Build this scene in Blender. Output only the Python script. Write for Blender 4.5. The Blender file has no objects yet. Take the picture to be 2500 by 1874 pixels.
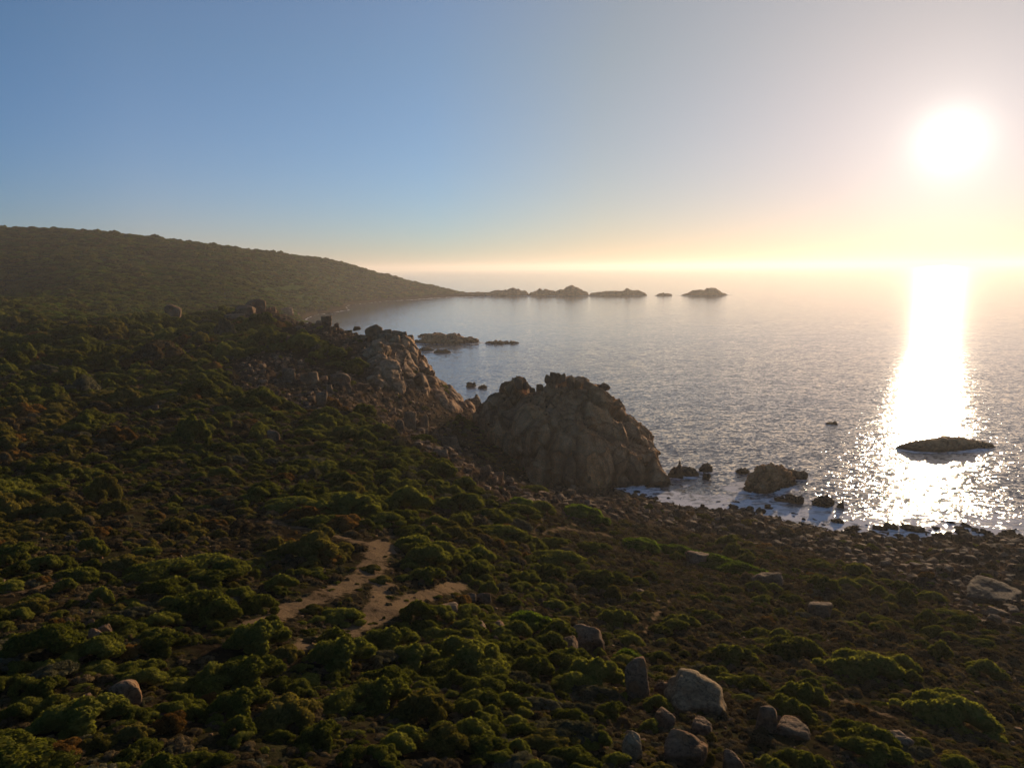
import bpy, math, random
import numpy as np
from mathutils import Vector, Matrix

random.seed(7)
RNG = np.random.default_rng(11)
C = bpy.context.scene.collection
SC = bpy.context.scene

# ------------------------------------------------------------------ camera
# lengths in metres; photo coordinates (px, py) refer to a 2500 x 1874 picture
CAMH = 60.0
FPX = 1785.0
PITCH = math.radians(9.0)
ROLL = math.radians(0.5)
fwd = Vector((0, math.cos(PITCH), -math.sin(PITCH)))
right0 = Vector((1, 0, 0))
up0 = Vector((0, math.sin(PITCH), math.cos(PITCH)))
# camera rolled clockwise (right side down)
right = right0 * math.cos(ROLL) - up0 * math.sin(ROLL)
up = up0 * math.cos(ROLL) + right0 * math.sin(ROLL)
cam_d = bpy.data.cameras.new("camera")
cam = bpy.data.objects.new("camera", cam_d)
C.objects.link(cam)
M = Matrix((right, up, -fwd)).transposed().to_4x4()
M.translation = (0, 0, CAMH)
cam.matrix_world = M
cam_d.sensor_width = 36
cam_d.lens = 18 * FPX / 1250
cam_d.clip_start = 0.5
cam_d.clip_end = 90000
SC.camera = cam

R_, U_, F_ = np.array(right), np.array(up), np.array(fwd)


def ray(px, py):
    d = F_ + R_ * ((px - 1250) / FPX) - U_ * ((py - 937) / FPX)
    return d / np.linalg.norm(d)


def project(P):
    """world points (n,3) -> photo pixels"""
    Q = P - np.array((0, 0, CAMH))
    z = Q @ F_
    z = np.where(np.abs(z) < 1e-6, 1e-6, z)
    return 1250 + (Q @ R_) / z * FPX, 937 - (Q @ U_) / z * FPX, z


# ------------------------------------------------------------------ light
SUN = ray(2322, 345)
SUN_EL = math.asin(SUN[2])
SUN_AZ = math.atan2(SUN[0], SUN[1])      # from +Y towards +X
EXPO = 0.2
w = bpy.data.worlds.new("World")
SC.world = w
w.use_nodes = True
nt = w.node_tree
bg = nt.nodes["Background"]
sky = nt.nodes.new("ShaderNodeTexSky")
sky.sky_type = 'NISHITA'
sky.sun_disc = False
sky.sun_elevation = SUN_EL
sky.sun_rotation = SUN_AZ
sky.altitude = 60
sky.air_density = 1.0
sky.dust_density = 0.1
sky.ozone_density = 4.0
# the sky's broad aureole round the low sun (a function of the direction only)
_n, _l = nt.nodes, nt.links


def _m(op, a, b_=None):
    n = _n.new("ShaderNodeMath"); n.operation = op
    for s, v in ((n.inputs[0], a), (n.inputs[1], b_)):
        if v is None: continue
        if hasattr(v, "links"): _l.new(v, s)
        else: s.default_value = v
    return n.outputs[0]


tc = _n.new("ShaderNodeTexCoord")
dt = _n.new("ShaderNodeVectorMath"); dt.operation = 'DOT_PRODUCT'
_l.new(tc.outputs["Generated"], dt.inputs[0]); dt.inputs[1].default_value = tuple(SUN)
th = _m('DEGREES', _m('ARCCOSINE', _m('MINIMUM', dt.outputs["Value"], .999999)))
wide = _m('MULTIPLY', _m('POWER', 2.71828, _m('DIVIDE', th, -22.0)), 5.6)
core = _m('MULTIPLY', _m('POWER', 2.71828, _m('MULTIPLY', _m('POWER', _m('DIVIDE', th, 1.9), 2.0), -1.0)), 5.0)
mid_ = _m('MULTIPLY', _m('POWER', 2.71828, _m('DIVIDE', th, -5.0)), 1.3)
ws = _n.new("ShaderNodeVectorMath"); ws.operation = 'SCALE'; ws.inputs[0].default_value = (1.0, .78, .53); _l.new(wide, ws.inputs["Scale"])
cs = _n.new("ShaderNodeVectorMath"); cs.operation = 'SCALE'; cs.inputs[0].default_value = (1.0, .93, .82); _l.new(_m('ADD', core, mid_), cs.inputs["Scale"])
a1 = _n.new("ShaderNodeVectorMath"); a1.operation = 'ADD'; _l.new(ws.outputs[0], a1.inputs[0]); _l.new(cs.outputs[0], a1.inputs[1])
a2 = _n.new("ShaderNodeVectorMath"); a2.operation = 'ADD'; _l.new(a1.outputs[0], a2.inputs[0])
tr_ = _n.new("ShaderNodeValToRGB"); _l.new(_m('DIVIDE', th, 90.0), tr_.inputs[0])
el_ = tr_.color_ramp.elements
while len(el_) < 5: el_.new(.5)
for e_, (p_, c_) in zip(el_, [(.08, (.64, .50, .50)), (.26, (.78, .72, .63)), (.40, (.68, .88, .94)), (.62, (1.0, 1.0, 1.04)), (.86, (.40, .78, .98))]):
    e_.position = p_; e_.color = (*c_, 1)
tm = _n.new("ShaderNodeVectorMath"); tm.operation = 'MULTIPLY'; _l.new(sky.outputs[0], tm.inputs[0]); _l.new(tr_.outputs[0], tm.inputs[1])
sz_ = _n.new("ShaderNodeSeparateXYZ"); _l.new(tc.outputs["Generated"], sz_.inputs[0])
er_ = _n.new("ShaderNodeValToRGB"); _l.new(sz_.outputs[2], er_.inputs[0])
er_.color_ramp.elements[0].position = 0; er_.color_ramp.elements[0].color = (.72, .62, .78, 1)      # a whiter low sky: sea haze
er_.color_ramp.elements[1].position = .26; er_.color_ramp.elements[1].color = (.70, .70, .70, 1)
tm2 = _n.new("ShaderNodeVectorMath"); tm2.operation = 'MULTIPLY'; _l.new(tm.outputs[0], tm2.inputs[0]); _l.new(er_.outputs[0], tm2.inputs[1])
tm3 = _n.new("ShaderNodeVectorMath"); tm3.operation = 'SCALE'; tm3.inputs["Scale"].default_value = 1.43; _l.new(tm2.outputs[0], tm3.inputs[0])
_l.new(tm3.outputs[0], a2.inputs[1])
_l.new(a2.outputs[0], bg.inputs[0])
bg.inputs[1].default_value = 0.10

sl = bpy.data.lights.new("sun", 'SUN')
sl.energy = 5.0
sl.angle = math.radians(0.53)
sl.color = (1.0, 0.76, 0.50)
so = bpy.data.objects.new("sun", sl)
C.objects.link(so)
so.rotation_euler = Vector(-SUN).to_track_quat('-Z', 'Y').to_euler()

vs = SC.view_settings
vs.view_transform = 'Standard'
vs.look = 'None'
vs.exposure = EXPO
vs.gamma = 1
vs.use_curve_mapping = False
cy = SC.cycles
cy.use_denoising = True
cy.max_bounces = 6
cy.diffuse_bounces = 2
cy.glossy_bounces = 2
cy.transmission_bounces = 2
cy.volume_bounces = 0
cy.transparent_max_bounces = 8
cy.sample_clamp_direct = 0
cy.sample_clamp_indirect = 4
cy.caustics_reflective = False
cy.caustics_refractive = False


# ------------------------------------------------------------------ helpers
def new_mesh(name, verts, faces, mat=None, smooth=True, parent=None):
    me = bpy.data.meshes.new(name)
    verts = np.asarray(verts, dtype=np.float32)
    faces = np.asarray(faces, dtype=np.int32)
    me.vertices.add(len(verts))
    me.vertices.foreach_set("co", verts.ravel())
    k = faces.shape[1]
    me.loops.add(faces.size)
    me.loops.foreach_set("vertex_index", faces.ravel())
    me.polygons.add(len(faces))
    me.polygons.foreach_set("loop_start", np.arange(0, faces.size, k, dtype=np.int32))
    me.polygons.foreach_set("loop_total", np.full(len(faces), k, dtype=np.int32))
    me.polygons.foreach_set("use_smooth", np.full(len(faces), smooth, dtype=bool))
    me.update(calc_edges=True)
    if mat:
        me.materials.append(mat)
    o = bpy.data.objects.new(name, me)
    C.objects.link(o)
    if parent:
        o.parent = parent
    return o


def attr(o, name, data):
    a = o.data.attributes.new(name, 'FLOAT', 'POINT')
    a.data.foreach_set("value", np.asarray(data, dtype=np.float32))


def tag(o, label=None, cat=None, group=None, kind=None):
    if label: o["label"] = label
    if cat: o["category"] = cat
    if group: o["group"] = group
    if kind: o["kind"] = kind
    elif cat: o["kind"] = "thing"
    return o


def grid_faces(nu, nv):
    i = np.arange(nu - 1)[:, None] * nv + np.arange(nv - 1)[None, :]
    i = i.ravel()
    return np.stack([i, i + nv, i + nv + 1, i + 1], axis=1)


def smooth(a, b, x):
    t = np.clip((x - a) / (b - a), 0, 1)
    return t * t * (3 - 2 * t)


# value noise / voronoi in numpy --------------------------------------------
def _h(ix, iy, iz, s):
    n = (ix.astype(np.int64) * 73856093) ^ (iy.astype(np.int64) * 19349663) ^ (iz.astype(np.int64) * 83492791) ^ (s * 2654435761)
    n = n & 0xFFFFFFFF
    n = ((n ^ (n >> 15)) * 2246822519) & 0xFFFFFFFF
    n = ((n ^ (n >> 13)) * 3266489917) & 0xFFFFFFFF
    n = n ^ (n >> 16)
    return (n & 0xFFFFFF) / float(0xFFFFFF)


def vnoise(P, s=0):
    i = np.floor(P).astype(np.int64)
    f = P - i
    f = f * f * (3 - 2 * f)
    r = 0
    for dx in (0, 1):
        for dy in (0, 1):
            for dz in (0, 1):
                wgt = (f[:, 0] if dx else 1 - f[:, 0]) * (f[:, 1] if dy else 1 - f[:, 1]) * (f[:, 2] if dz else 1 - f[:, 2])
                r = r + wgt * _h(i[:, 0] + dx, i[:, 1] + dy, i[:, 2] + dz, s)
    return r * 2 - 1


def fbm(P, oct=4, s=0, gain=.5):
    r = 0; a = 1; t = 0
    for k in range(oct):
        r = r + a * vnoise(P * 2 ** k + 17.3 * k, s + k)
        t += a; a *= gain
    return r / t


def voro(P, s=0, centre=False):
    """returns F1, F2, cell hash"""
    i = np.floor(P).astype(np.int64)
    n = len(P)
    d1 = np.full(n, 9.0); d2 = np.full(n, 9.0); hsh = np.zeros(n); cc = np.zeros((n, 3))
    for dx in (-1, 0, 1):
        for dy in (-1, 0, 1):
            for dz in (-1, 0, 1):
                c = i + (dx, dy, dz)
                q = np.stack([_h(c[:, 0], c[:, 1], c[:, 2], s + k) for k in (1, 2, 3)], 1) * .9 + .05
                d = np.sqrt((((c + q) - P) ** 2).sum(1))
                hh = _h(c[:, 0], c[:, 1], c[:, 2], s + 9)
                m = d < d1
                d2 = np.where(m, d1, np.minimum(d2, d))
                hsh = np.where(m, hh, hsh)
                if centre: cc = np.where(m[:, None], c + q, cc)
                d1 = np.where(m, d, d1)
    if centre: return d1, d2, hsh, cc
    return d1, d2, hsh


# ------------------------------------------------------------------ terrain heights
def az_of(px):
    d = ray(px, 656)
    return math.atan2(d[0], d[1])


CP = []   # (azimuth, distance, z)


def on(px, py, z):
    d = ray(px, py)
    t = (z - CAMH) / d[2]
    x, y = d[0] * t, d[1] * t
    CP.append((math.atan2(x, y), math.hypot(x, y), z))


def at(px, dist, z):
    a = az_of(px)
    CP.append((a, dist / math.cos(a), z))


def skyl(px, py, dist):           # a point seen at (px, py) from that distance
    d = ray(px, py)
    t = dist / d[1]
    CP.append((math.atan2(d[0], d[1]), math.hypot(d[0] * t, d[1] * t), CAMH + d[2] * t))


# foreground slope
for q in [(0,1874,42),(0,1600,40.5),(0,1400,38.5),(0,1250,36.5),(0,1100,34.5),(0,1000,33.5),(0,900,33.5),(0,820,35),
          (250,1874,41.6),(250,1600,39.8),(250,1400,37.5),(250,1200,34.5),(250,1000,32),(250,900,32),(250,830,34),
          (500,1874,41),(500,1600,38.8),(500,1400,36),(500,1200,33),(500,1100,31.5),(500,1000,30.5),(500,900,31.5),(500,850,33),
          (900,1874,40),(900,1700,37.8),(900,1500,35),(900,1400,33.5),(900,1300,32),(900,1200,30),(900,1100,27),(900,1050,25.5),
          (1250,1874,38.5),(1250,1700,35.5),(1250,1500,30.5),(1250,1400,27.5),(1250,1300,22.5),
          (1600,1874,36),(1600,1700,31.5),(1600,1500,24),(1600,1400,18.5),(1600,1300,9.5),
          (2000,1874,33.5),(2000,1700,28),(2000,1500,18.5),(2000,1400,12),(2000,1320,4),(2000,1292,.4),
          (2500,1874,29.5),(2500,1700,23),(2500,1500,14),(2500,1400,8.5),(2500,1335,3),(2500,1312,.4),
          (1780,1248,.4),(1660,1238,.4),(2250,1318,.4),
          # near edge above the gully
          (950,1030,22.5),(1040,1072,20.5),(1110,1122,18.5),(1180,1165,16),(1250,1195,13.5),(1330,1215,11),(1450,1222,7),(1560,1226,3),
          # gully floor
          (1050,1025,14),(1120,1050,12),(1180,1095,9.5),(1230,1140,7.5),
          # ridge with the left outcrop
          (850,1000,25),(700,1000,28),(700,930,29),(700,880,31.5),(700,830,33.5),(700,795,35.5),
          (850,880,30),(900,960,24),(1000,990,18),(1100,1003,12),(860,820,34),
          (420,782,36),(540,778,36),(620,758,38),(700,772,36.5),(800,800,34.5),(900,838,32.5),(990,872,28),
          (1060,930,19),(1110,968,13.5),(1155,1005,9),
          (0,780,37),(250,790,36),
          # far hill
          (0,740,42),(0,700,47),(150,720,43),(300,725,40),(450,735,35),(600,748,28),(700,762,17),
          (770,766,1),(850,743,1),(930,734,1),(1050,726,1),(1190,721,1),(720,772,6)]:
    on(*q)
for q in [(950,1030,22.5),(1040,1072,20.5),(1110,1122,18.5),(1180,1165,16),(1250,1195,13.5),(1330,1215,11),(1450,1222,7)]:
    d = ray(q[0], q[1]); t = (q[2] - CAMH) / d[2]
    at(q[0], d[1] * t + 8, q[2] - 4.0)
for q in [(1300,188,3),(1400,190,1.5),(1500,192,.5),(1580,190,-.6),(1640,192,-2),(1400,230,1),(1250,225,6),(1180,228,10),
          (1200,262,-1),(1300,270,-3),(1400,275,-4),(1560,240,-4),(1170,280,-2),(1120,300,-2.5),(1050,320,-2.5),(980,345,-2.5),(900,385,-2.5),
          (820,440,-2),(760,520,-2),(740,620,-1.5),(745,760,-1),(700,460,10),(650,520,20),(560,500,27),(400,480,31),(200,480,34),
          (850,600,-6),(800,800,-4),(900,900,-6),(850,1100,-3),(1000,1300,-4),(1000,700,-8),(1100,1000,-8),(1200,600,-8),(1200,1500,-6),
          (1400,500,-8),(1400,1200,-8),(1800,300,-8),(1800,700,-8),(1800,1800,-8),(2500,300,-8),(2500,800,-8),(2500,2200,-8),
          (1750,215,-4),(2000,190,-3),(2250,185,-2.5),(2500,182,-2.5),(2000,240,-6),(2500,240,-6),(1400,2300,-8),(1300,1700,-6),(1250,1900,-8),(1100,2400,-8),
          (1240,1640,-4),(1240,1780,-4),(1300,1720,-5)]:
    at(*q)
crest = [(0,556,1000),(125,560,1000),(250,566,1010),(400,581,1040),(500,592,1100),(600,605,1180),(700,621,1260),(800,638,1380),(850,648,1450),(900,659,1520),(960,671,1590),
         (1050,692,1680),(1130,708,1740),(1190,714,1760)]
for q in crest: skyl(q[0], q[1] + 6, q[2])
for px, py, dd in [(0,600,860),(0,650,720),(200,620,820),(200,680,660),(400,640,860),(400,690,700),(600,660,900),(600,705,760),
                   (750,660,1220),(750,690,1120),(750,725,1010),(850,690,1370),(850,720,1300),(950,695,1530),(950,718,1460),(1050,708,1640),(1190,717,1730)]:
    skyl(px, py, dd)
for px, dd, z in [(0,1250,122),(250,1300,108),(500,1400,80),(700,1560,60),(850,1750,30),(960,1840,10),(1050,1900,0),(1130,1900,-3),(1190,1880,-4),(850,2200,-5),(700,2200,5),
                  (0,1800,60),(0,2600,-5),(500,2000,15),(500,2600,-8)]:
    at(px, dd, z)
# outside the picture
for a_, lst in ((-66, [(8,45),(30,43),(100,38),(300,37),(700,62),(1100,115),(1800,90),(2800,0)]),
                (-48, [(8,44),(25,42.5),(60,39),(120,35),(300,36),(600,48),(900,105),(1300,122),(1900,60)]),
                (50, [(8,38),(45,28),(75,19),(120,8),(160,1),(200,-3),(400,-8),(1500,-8)]),
                (66, [(8,37),(50,26),(90,16),(150,6),(190,0),(240,-4),(500,-8),(2500,-8)]),
                (0, [(8,41.5),(18,40)]), (-30, [(8,43.5),(15,42.6)]), (30, [(8,39),(18,36)])):
    for d_, z_ in lst:
        CP.append((math.radians(a_), d_, z_))
CP = np.array(CP)


def uvof(a, d):
    return np.stack([a, np.log(d) * .45], 1)


def tps_fit(P, z, lam=2e-5):
    n = len(P)
    r2 = ((P[:, None] - P[None]) ** 2).sum(2)
    K = .5 * r2 * np.log(r2 + 1e-12)
    K[np.arange(n), np.arange(n)] += lam
    Q = np.hstack([np.ones((n, 1)), P])
    A = np.zeros((n + 3, n + 3)); A[:n, :n] = K; A[:n, n:] = Q; A[n:, :n] = Q.T
    return np.linalg.solve(A, np.concatenate([z, np.zeros(3)]))


CUV = uvof(CP[:, 0], CP[:, 1])
# heights are fitted relative to the view drop so near and far land get equal weight
ZS = lambda d: np.maximum(d, 8) ** .5
WTS = tps_fit(CUV, CP[:, 2])


def tps_eval(P):
    out = np.empty(len(P))
    for i in range(0, len(P), 20000):
        p = P[i:i + 20000]
        r2 = ((p[:, None] - CUV[None]) ** 2).sum(2)
        out[i:i + 20000] = (.5 * r2 * np.log(r2 + 1e-12)) @ WTS[:-3] + WTS[-3] + p @ WTS[-2:]
    return out


NU, NV = 1150, 1150
AZ0, AZ1 = math.radians(-68), math.radians(68)
LD0, LD1 = math.log(8), math.log(3000)
ga = np.linspace(AZ0, AZ1, NU); gl = np.linspace(LD0, LD1, NV)
ca, cl = ga[::6], gl[::6]
ca = np.append(ca, ga[-1]); cl = np.append(cl, gl[-1])
cz = tps_eval(uvof(np.repeat(ca, len(cl)), np.exp(np.tile(cl, len(ca))))).reshape(len(ca), len(cl))
# bilinear to the fine grid
tmp = np.stack([np.interp(gl, cl, cz[i]) for i in range(len(ca))])
GZ = np.stack([np.interp(ga, ca, tmp[:, j]) for j in range(NV)], 1)
GZ = np.clip(GZ, -9, 135)
AA, LL = np.meshgrid(ga, gl, indexing='ij')
GD = np.exp(LL)
GX, GY = GD * np.sin(AA), GD * np.cos(AA)
flat = np.stack([GX.ravel(), GY.ravel(), GZ.ravel()], 1)
# gentle undulation
und = fbm(flat * (1 / 14., 1 / 14., 0), 3, 5).reshape(NU, NV)
und2 = fbm(flat * (1 / 4., 1 / 4., 0), 3, 25).reshape(NU, NV)
shore = smooth(-1, 5, GZ)
amp = np.clip(GD / 90, .25, 1.0)
GZ = GZ + shore * (und * 1.3 * amp + und2 * .35)
far = smooth(420, 900, GD)
bigund = fbm(flat * (1 / 60., 1 / 60., 0), 4, 45).reshape(NU, NV)
GZ = GZ + far * shore * bigund * 1.4


def inpoly(px, py, poly):
    r = np.zeros(len(px), bool)
    n = len(poly)
    for i in range(n):
        x0, y0 = poly[i]; x1, y1 = poly[(i + 1) % n]
        if y0 == y1: continue
        c = ((y0 > py) != (y1 > py)) & (px < (x1 - x0) * (py - y0) / (y1 - y0) + x0)
        r ^= c
    return r


def segdist(px, py, pts):
    best = np.full(len(px), 1e9)
    for (x0, y0), (x1, y1) in zip(pts[:-1], pts[1:]):
        vx, vy = x1 - x0, y1 - y0
        t = np.clip(((px - x0) * vx + (py - y0) * vy) / (vx * vx + vy * vy), 0, 1)
        best = np.minimum(best, np.hypot(px - x0 - t * vx, (py - y0 - t * vy) * 2.2))
    return best


def blur(a, k):
    for ax in (0, 1):
        c = np.cumsum(np.insert(np.pad(a, [(k, k) if x == ax else (0, 0) for x in (0, 1)], mode='edge'), 0, 0, axis=ax), axis=ax)
        n = a.shape[ax]
        hi = np.take(c, np.arange(2 * k + 1, 2 * k + 1 + n), axis=ax)
        lo = np.take(c, np.arange(0, n), axis=ax)
        a = (hi - lo) / (2 * k + 1)
    return a


GPX, GPY, _ = project(np.stack([GX.ravel(), GY.ravel(), GZ.ravel()], 1))
POLY_SHORE = [(1440,1195),(1640,1222),(1780,1235),(2000,1270),(2560,1290),(2560,1500),(2430,1540),(2250,1450),(2050,1370),(1850,1325),(1650,1290),(1450,1262)]
POLY_SCREE = [(590,880),(700,862),(800,905),(960,945),(1130,1000),(1160,1012),(1080,1025),(930,1000),(800,1010),(700,985),(600,950),(560,915)]
POLY_EDGE = [(930,1005),(1000,1010),(1110,1060),(1170,1130),(1260,1180),(1450,1200),(1450,1262),(1300,1245),(1200,1215),(1100,1150),(1020,1090),(940,1050)]
POLY_RIDGE = [(560,760),(640,740),(700,755),(850,790),(980,805),(1060,880),(1160,1000),(1060,1000),(960,930),(880,900),(840,850),(700,790),(560,785)]
POLY_ROCKS_BR = [(1340,1540),(1460,1530),(1620,1600),(1800,1700),(2000,1740),(2150,1874),(1480,1874),(1330,1720)]
POLY_SAND = [(905,1340),(870,1390),(815,1425),(715,1460),(630,1500),(610,1545),(725,1532),(735,1585),(870,1575),(955,1530),(985,1492),(1020,1468),(1110,1440),(1040,1412),(985,1395),(960,1340)]
PATHS = [([(925,1360),(930,1320),(1020,1285),(1100,1262)], 9), ([(560,1268),(680,1275),(790,1300),(900,1330)], 10), ([(1575,1540),(1610,1490),(1640,1460)], 8),
         ([(1330,1300),(1400,1280),(1420,1262)], 9), ([(0,1455),(110,1430),(180,1408)], 10), ([(1325,1262),(1300,1310)], 8), ([(1950,1690),(2060,1710),(2180,1750),(2260,1790)], 8),
         ([(1500,1310),(1450,1300),(1380,1290)], 7), ([(2050,1400),(2046,1380)], 5), ([(1560,1520),(1480,1530)], 6)]
shp = (NU, NV)
near = (GD.ravel() < 420)
M_ROCK = ((inpoly(GPX, GPY, POLY_SHORE) | inpoly(GPX, GPY, POLY_SCREE) | inpoly(GPX, GPY, POLY_EDGE) | inpoly(GPX, GPY, POLY_RIDGE)) & near).reshape(shp).astype(float)
M_ROCK = np.maximum(M_ROCK, .22 * (inpoly(GPX, GPY, POLY_ROCKS_BR) & near).reshape(shp))
M_SAND = np.zeros(shp)
for pts, wd in [([(930,1335),(905,1390),(840,1432),(730,1475),(625,1528)], 30), ([(1105,1432),(1010,1462),(935,1500),(860,1545),(745,1572)], 27), ([(915,1395),(935,1440),(905,1500)], 24)]:
    M_SAND = np.maximum(M_SAND, (smooth(wd * 1.9, wd * .8, segdist(GPX, GPY, pts)) * near).reshape(shp))
M_ROCK = blur(M_ROCK, 7); M_SAND = blur(M_SAND, 2)
for pts, wd in PATHS:
    M_SAND = np.maximum(M_SAND, (.66 * smooth(wd * 2.2, wd * .3, segdist(GPX, GPY, pts)) * near).reshape(shp))
M_SANDB = blur((M_SAND > .15).astype(float), 9)
# shoreline everywhere is rock
M_ROCK = np.maximum(M_ROCK, smooth(4.5, 1.5, GZ + und * 1.5))

flat = np.stack([GX.ravel(), GY.ravel(), GZ.ravel()], 1)
m = (M_ROCK.ravel() > .02) & (GD.ravel() > 20)
P = flat[m]
wob = np.stack([fbm(P / 2.5, 2, 61), fbm(P / 2.5, 2, 62), 0 * P[:, 0]], 1)
sz = 2.6 + 1.2 * vnoise(P / 20, 91)
q = (P + wob * .9)
q[:, 2] *= .5
f1, f2, hh = voro(q / 2.9, 3)
g1, g2, hg = voro(q / 1.15 + 31, 7)
lump = np.minimum(1, (f2 - f1) * 2.4) ** .5 * (.35 + hh * 1.1)
lump2 = np.minimum(1, (g2 - g1) * 2.4) ** .5 * (.3 + hg * .8)
dz = np.zeros(NU * NV)
sc_far = np.clip(GD.ravel()[m] / 130, .35, 1.0)
dz[m] = (lump * 1.25 + lump2 * .42 - .75) * M_ROCK.ravel()[m] * sc_far
GZ = GZ + dz.reshape(shp)


def ground(x, y):
    """bilinear height of the finished terrain"""
    x = np.atleast_1d(np.asarray(x, float)); y = np.atleast_1d(np.asarray(y, float))
    a = np.arctan2(x, y); l = np.log(np.maximum(np.hypot(x, y), 8.01))
    fu = np.clip((a - AZ0) / (AZ1 - AZ0) * (NU - 1), 0, NU - 1.001); fv = np.clip((l - LD0) / (LD1 - LD0) * (NV - 1), 0, NV - 1.001)
    i = fu.astype(int); j = fv.astype(int); s = fu - i; t = fv - j
    return (GZ[i, j] * (1 - s) * (1 - t) + GZ[i + 1, j] * s * (1 - t) + GZ[i, j + 1] * (1 - s) * t + GZ[i + 1, j + 1] * s * t)


def sample(G, x, y):
    a = np.arctan2(x, y); l = np.log(np.maximum(np.hypot(x, y), 8.01))
    i = np.clip(np.rint((a - AZ0) / (AZ1 - AZ0) * (NU - 1)), 0, NU - 1).astype(int)
    j = np.clip(np.rint((l - LD0) / (LD1 - LD0) * (NV - 1)), 0, NV - 1).astype(int)
    return G[i, j]


def hit(px, py):
    """first point of land or sea seen at (px, py)"""
    d = ray(px, py)
    t = np.exp(np.linspace(math.log(12), math.log(4000), 1500))
    X = d[0] * t; Y = d[1] * t; Z = CAMH + d[2] * t
    g = np.maximum(ground(X, Y), 0)
    k = np.argmax(Z <= g)
    if Z[k] > g[k]: k = len(t) - 1
    if k > 0:
        e0 = Z[k - 1] - g[k - 1]; e1 = g[k] - Z[k]
        s = e0 / (e0 + e1 + 1e-9)
    else: s = 0
    tt = t[k - 1] * (1 - s) + t[k] * s
    return np.array((d[0] * tt, d[1] * tt, max(float(ground(d[0] * tt, d[1] * tt)[0]), 0.0))), tt


# ------------------------------------------------------------------ materials
def mat(name):
    m = bpy.data.materials.new(name)
    m.use_nodes = True
    t = m.node_tree
    b = t.nodes["Principled BSDF"]
    return m, t, b, t.nodes, t.links


def N(nd, typ, **kw):
    n = nd.new(typ)
    for k, v in kw.items():
        if k.startswith("i_"):
            n.inputs[k[2:].replace("_", " ")].default_value = v
        else:
            setattr(n, k, v)
    return n


def ramp(nd, ln, src, stops):
    r = nd.new("ShaderNodeValToRGB")
    el = r.color_ramp.elements
    while len(el) < len(stops): el.new(.5)
    for e, (p, c) in zip(el, stops):
        e.position = p
        e.color = (*c, 1) if len(c) == 3 else c
    ln.new(src, r.inputs[0])
    return r


def mixc(nd, ln, fac, a, b, mode='MIX'):
    n = nd.new("ShaderNodeMix"); n.data_type = 'RGBA'; n.blend_type = mode
    for s, v in ((n.inputs[0], fac), (n.inputs[6], a), (n.inputs[7], b)):
        if hasattr(v, "links"): ln.new(v, s)
        elif isinstance(v, tuple): s.default_value = (*v, 1)
        else: s.default_value = v
    return n.outputs[2]


def mathn(nd, ln, op, a, b=None, clamp=False):
    n = nd.new("ShaderNodeMath"); n.operation = op; n.use_clamp = clamp
    for s, v in ((n.inputs[0], a), (n.inputs[1], b)):
        if v is None: continue
        if hasattr(v, "links"): ln.new(v, s)
        else: s.default_value = v
    return n.outputs[0]


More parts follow.
